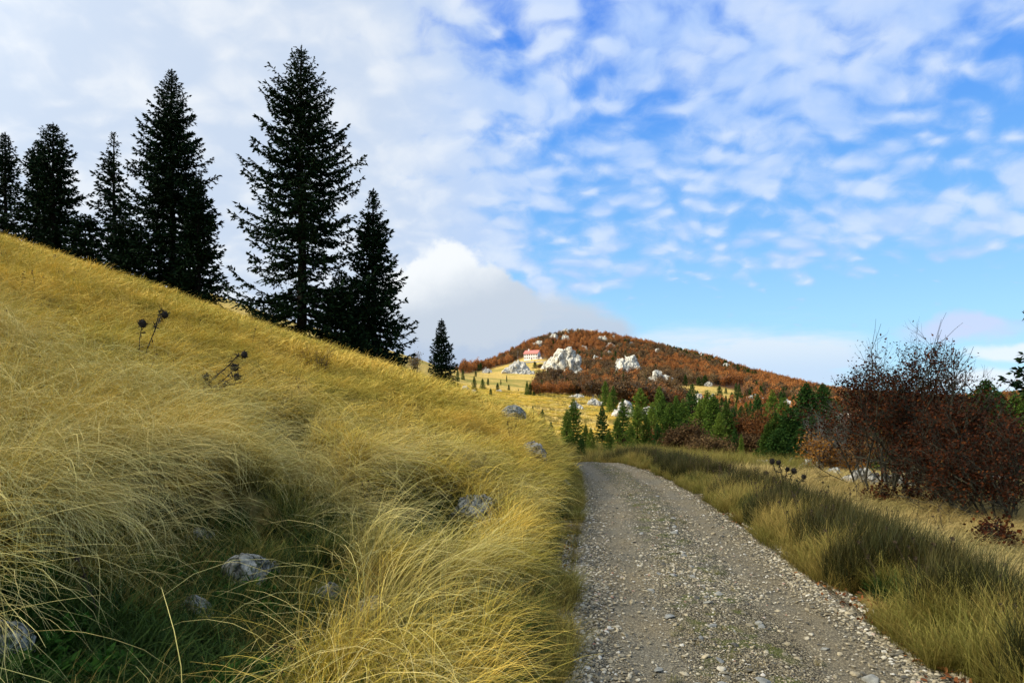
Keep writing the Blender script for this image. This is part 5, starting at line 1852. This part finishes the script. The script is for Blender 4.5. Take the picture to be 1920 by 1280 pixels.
def build_grass():
    rng = np.random.default_rng(11)
    # ---- prototypes
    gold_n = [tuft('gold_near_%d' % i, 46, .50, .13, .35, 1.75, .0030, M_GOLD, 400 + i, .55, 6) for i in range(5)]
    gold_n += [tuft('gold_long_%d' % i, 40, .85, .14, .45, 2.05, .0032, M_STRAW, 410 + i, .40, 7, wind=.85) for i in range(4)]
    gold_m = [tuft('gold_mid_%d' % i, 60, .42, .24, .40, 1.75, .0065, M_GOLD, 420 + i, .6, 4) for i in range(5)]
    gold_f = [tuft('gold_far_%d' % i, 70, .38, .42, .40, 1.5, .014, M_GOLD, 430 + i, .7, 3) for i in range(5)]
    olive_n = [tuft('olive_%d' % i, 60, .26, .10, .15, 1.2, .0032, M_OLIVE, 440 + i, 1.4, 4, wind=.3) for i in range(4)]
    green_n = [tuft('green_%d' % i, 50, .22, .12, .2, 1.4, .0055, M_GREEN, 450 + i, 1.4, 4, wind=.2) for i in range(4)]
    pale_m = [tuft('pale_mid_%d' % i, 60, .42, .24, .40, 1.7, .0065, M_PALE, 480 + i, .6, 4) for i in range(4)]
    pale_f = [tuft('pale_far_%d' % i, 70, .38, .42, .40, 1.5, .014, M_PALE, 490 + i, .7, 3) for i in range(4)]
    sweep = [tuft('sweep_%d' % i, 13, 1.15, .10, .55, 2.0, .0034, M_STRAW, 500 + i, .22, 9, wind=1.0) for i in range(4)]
    P, R, S, I = [], [], [], []

    def add(x, y, lst_off, lst_n, smin, smax, head=0.0, hs=.5, zoff=0.0, tall=1.0):
        n = len(x)
        if n == 0:
            return
        z = H(x, y) + zoff
        P.append(np.stack([x, y, z], -1))
        wind = head + .9 * fbm(x * .35, y * .35, seed=80, oct=3) + rng.normal(size=n) * hs
        # lay the tuft on the slope
        e = .15
        gx = (H(x + e, y) - H(x - e, y)) / (2 * e)
        gy = (H(x, y + e) - H(x, y - e)) / (2 * e)
        R.append(np.stack([np.arctan(gy) * .5, -np.arctan(gx) * .5, wind], -1))
        s = rng.uniform(smin, smax, n)
        S.append(np.stack([s, s, s * tall], -1))
        I.append(lst_off + rng.integers(0, lst_n, n))

    def left(x, y, lo=0.0):
        l = np.where(y < 24, road_l(np.minimum(y, 24)), 1.7)
        return (l - x) > lo

    protos = gold_n + gold_m + gold_f + olive_n + green_n + pale_m + pale_f + sweep
    o_pm, o_pf, o_s = 27, 31, 35
    o_n, o_l, o_m, o_f, o_o, o_g = 0, 5, 9, 14, 19, 23
    # near, left bank
    bald = lambda x, y: fbm(x * .8, y * .8, seed=90, oct=3)
    x, y = area_points(rng, 52, 1.6, 8.0, -.95, .25)
    z = H(x, y)
    hol = hollow_mask(x, y, z)
    ok = left(x, y, .42) & (~hol | (rng.random(len(x)) < .008)) & (rng.random(len(x)) < np.clip(.68 + 1.7 * bald(x, y), .05, 1))
    add(x[ok], y[ok], o_n, 5, .8, 1.25, -.15)
    x, y = area_points(rng, 16, 1.6, 9.0, -.95, .2)
    z = H(x, y)
    ok = left(x, y, .8) & (~hollow_mask(x, y, z) | (rng.random(len(x)) < .04))
    add(x[ok], y[ok], o_l, 4, .8, 1.3, -.5, .35)
    # heavy tussocks along the upper rim of the hollow, hanging over it
    rim = [(-20, 960), (40, 930), (110, 905), (180, 885), (260, 880), (330, 868), (400, 872), (470, 880), (540, 905), (600, 940), (650, 980), (690, 1040), (60, 985), (440, 785), (520, 770), (600, 815), (700, 870), (780, 862), (860, 885), (930, 940)]
    for (u_, v_) in rim:
        gx_, gy_, gz_ = ground_at(u_, v_, 2.0, 30)
        k = 13
        xx = gx_ + rng.normal(size=k) * .22
        yy = gy_ + rng.normal(size=k) * .12
        add(xx, yy, o_l, 4, .7, 1.1, -.75, .22)
        add(xx + .05, yy + .1, o_n, 5, .7, 1.1, -.6, .3)
    for (u_, v_, k) in [(-120, 1000, 12), (-60, 960, 12), (0, 930, 12), (60, 905, 10), (130, 895, 10), (200, 880, 9), (280, 875, 8), (360, 880, 8), (440, 890, 9), (500, 900, 10), (560, 920, 10), (-150, 1060, 9), (-100, 1120, 6), (620, 1010, 5), (690, 1080, 5)]:
        gx_, gy_, gz_ = ground_at(u_, v_, 1.5, 30)
        add(gx_ + rng.normal(size=k) * .16, gy_ + rng.normal(size=k) * .12, o_s, 4, .7, 1.15, -.62, .20)
    # mid slope
    x, y = area_points(rng, 34, 7.5, 17, -.90, .12)
    z = H(x, y)
    ok = left(x, y, .55) & ~(hollow_mask(x, y, z) & (rng.random(len(x)) < .93)) & (rng.random(len(x)) < np.clip(.85 + 1.5 * bald(x, y), .12, 1))
    add(x[ok], y[ok], o_m, 5, .75, 1.25, -.05)
    x, y = area_points(rng, 12, 16, 42, -.95, .10)
    ok = left(x, y, .5)
    add(x[ok], y[ok], o_f, 5, .75, 1.2, 0)
    # edges of the road, both sides, and undergrowth
    for side in (0, 1):
        n = 3800
        y = np.exp(rng.uniform(math.log(2.5), math.log(25), n))
        d = rng.random(n) ** 1.3 * (.75 if side == 0 else .95) - .04
        x = road_l(y) - d if side == 0 else road_r(y) + d
        cl = fbm(x * 1.7, y * 1.7, seed=93, oct=2)
        q = cl > -.12
        add(x[q], y[q], o_o, 4, .35, 1.15, 0, 1.5)
        k = rng.random(n) < .35
        add(x[k] - (.3 if side == 0 else -.3), y[k], o_g, 4, .6, 1.2, 0, 1.5)
    # olive and green between the gold
    x, y = area_points(rng, 40, 1.6, 13, -.95, .25)
    ok = left(x, y, .3) & (bald(x, y) < .1)
    add(x[ok], y[ok], o_o, 4, .7, 1.5, 0, 1.2)
    x, y = area_points(rng, 190, 1.4, 14, -.95, .2)
    z = H(x, y)
    ok = left(x, y, .3) & hollow_mask(x, y, z) & (rng.random(len(x)) < np.where(y < 7, 1, .5))
    add(x[ok], y[ok], o_g, 4, .6, 1.3, 0, 1.4)
    # tufts in the crown of the road
    n = 520
    y = rng.uniform(3.0, 22, n)
    s = .5 + rng.normal(size=n) * .07
    x = road_l(y) * (1 - s) + road_r(y) * s
    ok = fbm(x * 2.2, y * 2.2, seed=95, oct=2) > .0
    add(x[ok], y[ok], o_o, 2, .14, .28, 0, 2, 0.03)
    add(x[ok] + .05, y[ok], o_g, 4, .14, .26, 0, 2, 0.03)
    # right side: dry grass beyond the sedges
    x, y = area_points(rng, 26, 6, 18, .15, .95)
    v = x - road_r(y)
    ok = (v > .8)
    add(x[ok], y[ok], o_pm, 4, .55, .95, -.2, .5)
    x, y = area_points(rng, 11, 18, 46, -.05, 1.0)
    v = x - np.where(y < 24, road_r(np.minimum(y, 24)), road_r(y))
    ok = (v > .9)
    add(x[ok], y[ok], o_pf, 4, .5, .95, -.2, .6)
    x, y = area_points(rng, 5, 24, 60, -.12, .45)
    ok = ((x - road_r(y)) > .3)
    add(x[ok], y[ok], o_o, 4, 1.5, 3.2, 0, 1.5)
    # clumps on the meadow beyond the bend
    x, y = area_points(rng, 1.1, 50, 190, -.10, .24)
    q = fbm(x * .12, y * .12, seed=98, oct=3)
    ok = q < .12
    add(x[ok], y[ok], o_f, 5, .5, 1.3, -.2, .8)
    ok2 = (~ok) & (rng.random(len(x)) < .6)
    add(x[ok2], y[ok2], o_o, 4, 1.5, 3.0, 0, 1.5)
    scatter('dry_grass', protos, np.concatenate(P), np.concatenate(R), np.concatenate(S), np.concatenate(I), 'golden wind combed grass with green tufts covering the bank and the verges', 'grass')

    # ---- sedges and rushes of the right verge
    P, R, S, I = [], [], [], []
    sed = [tuft('sedge_%d' % i, 40, .36, .12, .10, .60, .0060, M_SEDGE, 460 + i, 1.2, 4, wind=.55) for i in range(4)]
    sed += [tuft('sedge_dry_%d' % i, 34, .38, .12, .15, .95, .0050, M_SEDGE_DRY, 470 + i, .9, 4, wind=.6) for i in range(4)]
    n = 7000
    y = np.exp(rng.uniform(math.log(3.0), math.log(27), n))
    band = .18 + .95 * np.clip(y / 9, .5, 1.0)
    d = .10 + rng.random(n) * band
    keep = fbm(x0 := road_r(y) + d, y * 1.0, seed=94, oct=3) > -.12
    y, d = y[keep], d[keep]
    x = road_r(y) + d
    dark = fbm(x * .9, y * .9, seed=97, oct=3) + (d - .30) * .9 > -.12
    add(x[dark], y[dark], 0, 4, .40, 1.2, .3, .9)
    add(x[~dark], y[~dark], 4, 4, .35, 1.05, .3, .9)
    x, y = area_points(rng, 7, 23, 34, -.03, .35)
    ok = ((x - road_r(y)) > .15) & ((x - road_r(y)) < 3)
    add(x[ok], y[ok], 0, 8, .9, 1.5, .3, .8)
    scatter('verge_sedge', sed, np.concatenate(P), np.concatenate(R), np.concatenate(S), np.concatenate(I), 'dark upright sedges and dry stalks along the right edge of the track', 'sedge')


build_grass()


# ------------------------------------------------------------------ green herbs in the hollow
def build_herbs():
    rng = np.random.default_rng(21)
    protos = []
    for i in range(5):
        B = Buf()
        for s in range(9):
            a = rng.uniform(0, 2 * pi)
            L = rng.uniform(.10, .20)
            th = rng.uniform(.2, 1.0)
            d = np.array([cos(a) * sin(th), sin(a) * sin(th), cos(th)])
            t = np.linspace(0, 1, 6)
            P = d * L * t[:, None] + np.array([0, 0, 1.0]) * (-.04 * t ** 2)[:, None]
            B.tube(P, np.linspace(.0018, .001, 6), 3, .3, cap=False)
            m = 22
            q = rng.uniform(.2, 1, m)
            pp = np.stack([np.interp(q, t, P[:, k]) for k in range(3)], -1)
            dd = np.cross(d, rng.normal(size=(m, 3))) + d * .6
            w = .016 if i < 3 else .032
            V, Q = leafcards(pp, dd, w * 1.8 * rng.uniform(.6, 1.2, m), w * .8, rng, .5)
            B.add(V, Q, None, np.repeat(rng.random(m), 4))
        protos.append(B.mesh('herb_%d' % i, M_HERB))
    x, y = area_points(rng, 220, 1.2, 7, -.95, 0)
    z = H(x, y)
    ok = hollow_mask(x, y, z) & (fbm(x * 1.6, y * 1.6, seed=99, oct=2) + (3.6 - y) * .25 > -.05)
    x, y, z = x[ok], y[ok], z[ok]
    n = len(x)
    s = rng.uniform(.6, 1.3, n)
    scatter('green_herbs', protos, np.stack([x, y, z], -1), np.stack([0 * x, np.full(n, .3), rng.uniform(0, 6.3, n)], -1), np.stack([s, s, s], -1), rng.integers(0, 5, n), 'fresh green low herbs in the shaded hollow under the grass', 'herbs')


build_herbs()


def build_weeds():
    rng = np.random.default_rng(61)
    mt = simple_mat('brown_dead_weed', (.06, .042, .025), .9, .5, 8)
    protos = []
    for i in range(5):
        B = Buf()
        for s in range(rng.integers(1, 4)):
            t = np.linspace(0, 1, 7)
            L = rng.uniform(.25, .5)
            ln = rng.uniform(.1, .5)
            az = rng.normal() * .8
            P = np.stack([np.cos(az) * ln * L * t ** 1.5, np.sin(az) * ln * L * t ** 1.5, L * t], -1)
            B.tube(P, np.linspace(.003, .0015, 7), 3, .3)
            m = 14
            q = rng.uniform(.3, 1, m)
            pp = np.stack([np.interp(q, t, P[:, k]) for k in range(3)], -1)
            V, Q = leafcards(pp, rng.normal(size=(m, 3)), .03 * rng.uniform(.5, 1.4, m), .008, rng)
            B.add(V, Q)
            V, Q = leafcards(np.repeat(P[-1:], 10, 0), rng.normal(size=(10, 3)), .022, .010, rng)
            B.add(V, Q)
        protos.append(B.mesh('weed_%d' % i, mt))
    x, y = area_points(rng, 1.5, 3, 22, -.9, .8)
    ok = ((x < road_l(y) - .25) | (x > road_r(y) + .2)) & (fbm(x * .5, y * .5, seed=130, oct=2) > -.05)
    x, y = x[ok], y[ok]
    x2 = road_r(np.linspace(3, 22, 160)) + rng.uniform(.2, 1.0, 160)
    y2 = np.linspace(3, 22, 160)
    x, y = np.concatenate([x, x2]), np.concatenate([y, y2])
    n = len(x)
    s = rng.uniform(.5, 1.2, n)
    scatter('dead_weeds', protos, np.stack([x, y, H(x, y)], -1), np.stack([0 * x, 0 * x, rng.uniform(0, 6.3, n)], -1), np.stack([s, s, s], -1), rng.integers(0, 5, n), 'brown dead weed stalks dotted through the grass', 'weeds')


build_weeds()


# ------------------------------------------------------------------ loose gravel
def build_gravel():
    rng = np.random.default_rng(31)
    mt, t = material('gravel_stone')
    r = t.rnd()
    c = t.ramp(r, [(0.0, (.08, .075, .06)), (0.25, (.18, .155, .10)), (0.5, (.31, .255, .155)), (0.75, (.42, .35, .22)), (0.9, (.52, .46, .33)), (0.985, (.60, .56, .46)), (1.0, (.34, .14, .07))])
    n = t.noise(t.pos(), 60, 3, .6)
    c = t.mix(1.0, c, t.ramp(n, [(.3, (.75, .75, .75)), (.7, (1.15, 1.15, 1.15))]), 'MULTIPLY')
    finish(t, c, .8, None, .25)
    mt2, t = material('blue_grey_slab')
    n = t.noise(t.pos(), 25, 4, .6)
    finish(t, t.ramp(n, [(.3, (.15, .145, .12)), (.7, (.31, .30, .25))]), .7, t.bump(n, .4, .01), .25)
    protos = []
    for i in range(7):
        V, T = ICO[2]
        f = fbm(V[:, 0] * 1.3 + i * 9, V[:, 1] * 1.3, V[:, 2] * 1.3, oct=2, seed=500 + i)
        P = V * (1 + .45 * f)[:, None]
        for _ in range(5):
            d = rng.normal(size=3)
            d /= np.linalg.norm(d)
            P = P - np.maximum(P @ d - .6, 0)[:, None] * d
        P = P * np.array([1, rng.uniform(.65, 1), rng.uniform(.4, .7) if i < 6 else .22])
        protos.append(mesh_np('pebble_%d' % i, P, None, T, mt if i < 6 else mt2, False, {'rnd': np.zeros(len(P))}))
    P, R, S, I = [], [], [], []

    def put(n, y0, y1, smin, smax, sfun, pw=2.2, kinds=(0, 6)):
        y = 1 / rng.uniform(1 / y1, 1 / y0, n)
        s = sfun(n)
        l, r_ = road_l(y), road_r(y)
        x = l + (r_ - l) * s
        size = smin + (smax - smin) * rng.random(n) ** pw
        z = H(x, y) + .03 + .035 * np.exp(-((s - .5) / .13) ** 2) - .05 * (np.exp(-np.abs(s) / .015) + np.exp(-np.abs(1 - s) / .015)) * ((s > 0) & (s < 1)) + size * .15
        # wheel tracks carry fewer stones
        tr = np.exp(-((s - .25) / .08) ** 2) + np.exp(-((s - .78) / .08) ** 2)
        ok = rng.random(n) > tr * .78
        P.append(np.stack([x, y, z], -1)[ok])
        R.append(np.stack([rng.normal(size=n) * .25, rng.normal(size=n) * .25, rng.uniform(0, 6.3, n)], -1)[ok])
        S.append(np.stack([size, size, size], -1)[ok])
        I.append(rng.integers(kinds[0], kinds[1], n)[ok])
    uni = lambda n: rng.uniform(-.02, 1.02, n)
    put(26000, 2.6, 9, .004, .013, uni)
    put(16000, 6, 25, .008, .019, uni)
    put(19000, 2.6, 24, .008, .026, lambda n: np.where(rng.random(n) < .5, -.04 + .13 * np.abs(rng.normal(size=n)) * .7, 1.04 - .11 * np.abs(rng.normal(size=n)) * .8))
    put(900, 2.8, 16, .018, .038, uni, 3)
    put(60, 3.0, 14, .025, .06, lambda n: .42 + .14 * rng.normal(size=n), 2, (6, 7))
    scatter('gravel', protos, np.concatenate(P), np.concatenate(R), np.concatenate(S), np.concatenate(I), 'loose buff and grey stones lying on the track', 'gravel')
    # fallen leaves along the right edge
    mtl, t = material('fallen_leaf')
    finish(t, t.ramp(t.rnd(), [(0, (.09, .03, .012)), (.6, (.22, .08, .025)), (1, (.33, .15, .05))]), .8, None, .1, .1)
    lp = []
    for i in range(3):
        V = np.array([[-1, 0, 0], [-.3, -.55, .1 * i], [.5, -.42, .25], [1, 0, .1], [.5, .45, .3], [-.3, .55, .05]])
        lp.append(mesh_np('leaf_%d' % i, V, [[0, 1, 2, 5], [2, 3, 4, 5]], None, mtl, False, {'rnd': np.zeros(6)}))
    n = 2600
    y = 1 / rng.uniform(1 / 22., 1 / 2.6, n)
    sd = rng.random(n) < .72
    x = np.where(sd, road_r(y) + rng.normal(size=n) * .12 + .10, road_l(y) - np.abs(rng.normal(size=n)) * .15)
    cl = fbm(x * 1.3, y * 1.3, seed=77, oct=2) > -.1
    x, y = x[cl], y[cl]
    n = len(x)
    s = rng.uniform(.012, .026, n)
    scatter('fallen_leaves', lp, np.stack([x, y, H(x, y) + .045], -1), rng.normal(size=(n, 3)) * np.array([.5, .5, 3]), np.stack([s, s, s], -1), rng.integers(0, 3, n), 'brown fallen beech leaves caught along the edges of the track', 'leaves')


build_gravel()


# ------------------------------------------------------------------ the wood that covers the hill, read as one mass
def build_wood():
    rng = np.random.default_rng(41)
    far_b = []
    for k, mat in enumerate([M_BEECH_RED, M_BEECH_RED, M_BEECH_RED, M_BEECH_BROWN, M_BEECH_BROWN]):
        w, c = branchy(600 + k, 4.6, 3.0, 4, 420, (.62, .46), mat, M_BARK_GREY, depth=3, name='wood%d' % k, base_clear=.15, upright=1.0, stem_r=.05, seglen=.8, sides=3)
        # one mesh each: wood and leaves
        far_b.append((w, c))
    protos = []
    for w, c in far_b:
        n1, n2 = len(w.vertices), len(c.vertices)
        co = np.empty((n1 + n2) * 3, np.float32)
        a = np.empty(n1 * 3, np.float32)
        w.vertices.foreach_get('co', a)
        b = np.empty(n2 * 3, np.float32)
        c.vertices.foreach_get('co', b)
        co = np.concatenate([a, b]).reshape(-1, 3)
        qs = [list(p.vertices) for p in w.polygons if len(p.vertices) == 4]
        ts = [list(p.vertices) for p in w.polygons if len(p.vertices) == 3]
        cq = (np.arange(n2).reshape(-1, 4) + n1).tolist()
        at = np.empty(n2, np.float32)
        c.attributes['rnd'].data.foreach_get('value', at)
        fm = [0] * len(qs) + [1] * len(cq) + [0] * len(ts)
        protos.append(mesh_np('wood_tree', co, np.array(qs + cq), np.array(ts) if ts else None, None, False, {'rnd': np.concatenate([np.zeros(n1), at])}, [M_BARK_GREY, c.materials[0]], fm))
    # candidate points spread evenly over the picture's far ground
    N = 190000
    px = rng.uniform(700, 2500, N)
    y = np.where(rng.random(N) < .45, np.exp(rng.uniform(math.log(78), math.log(1000), N)), rng.uniform(360, 780, N))
    a = (px - 960) / FPX
    x = a * y
    z = H(x, y)
    row = row_of(x, y, z)[1]
    m = wood_mask(x, y, z)
    # thin out to an even spacing that grows with distance
    keep = m & (rng.random(N) < np.clip((y / 420.0), .12, 1.0))
    # clearings where rocks stand and around the hut
    clear = [(982, 1024, 658, 682, 540), (1275, 1400, 722, 752, 9999)] + CRAG_BOX
    for c in clear:
        keep &= ~((px > c[0]) & (px < c[1]) & (row > c[2]) & (row < c[3]) & (y < c[4]))
    keep &= ~((y < 160) & (px < 1500) & (row > 800))
    x, y, z, px, row = x[keep], y[keep], z[keep], px[keep], row[keep]
    # greedy grid thinning
    cell = np.stack([np.floor(x / 2.0), np.floor(y / 2.8)], -1).astype(int)
    _, u = np.unique(cell, axis=0, return_index=True)
    x, y, z, px, row = x[u], y[u], z[u], px[u], row[u]
    if len(x) > 19000:
        k = rng.choice(len(x), 19000, replace=False)
        x, y, z, px, row = x[k], y[k], z[k], px[k], row[k]
    n = len(x)
    con = fbm(x * .018, y * .018, seed=120, oct=3)
    ridge = (px > 1250) & (row < 650 + (px - 1250) * .33 + 8) & (px < 1420)
    summit = (px > 1040) & (px < 1160) & (row < 626)
    is_con = (rng.random(n) < np.clip(.05 + .8 * (con - .24), .03, .55)) | (ridge & (rng.random(n) < .6)) | (summit & (rng.random(n) < .25)) | ((px > 1500) & (rng.random(n) < .2)) | ((row > 742) & (px > 1190) & (rng.random(n) < .5)) | ((px > 1850) & (rng.random(n) < .55))
    br = fbm(x * .02 + 40, y * .02, seed=121, oct=3)
    b = ~is_con
    idx = np.where(br + .35 * sstep(688, 712, row) * (px < 1300) + .2 * sstep(755, 790, row) + .12 * rng.normal(size=n) > .14, 3 + rng.integers(0, 2, n), rng.integers(0, 3, n))
    s = rng.uniform(.6, 1.1, n) * np.clip(y / 300, .55, 1.0)
    br_bias = .35 * sstep(688, 712, row) * (px < 1300) + .2 * sstep(755, 790, row)
    zero = np.zeros(n)
    rz = rng.uniform(0, 6.3, n)
    scatter('beech_wood', protos, np.stack([x, y, z], -1)[b], np.stack([zero, zero, rz], -1)[b], np.stack([s * .85, s * .85, s * rng.uniform(.95, 1.4, n)], -1)[b], idx[b], 'russet autumn beech wood covering the hill below the white summit rocks', 'wood')
    c = is_con
    cp = [PROTO['f%d' % q][1] for q in range(3)]
    scatter('conifer_wood', cp, np.stack([x, y, z], -1)[c], np.stack([zero, zero, rz], -1)[c], np.stack([s * .95, s * .95, s * 1.15], -1)[c], rng.integers(0, 3, n)[c], 'dark firs mixed into the hill wood and along its right ridge', 'wood')
    print('wood', b.sum(), c.sum())


build_wood()
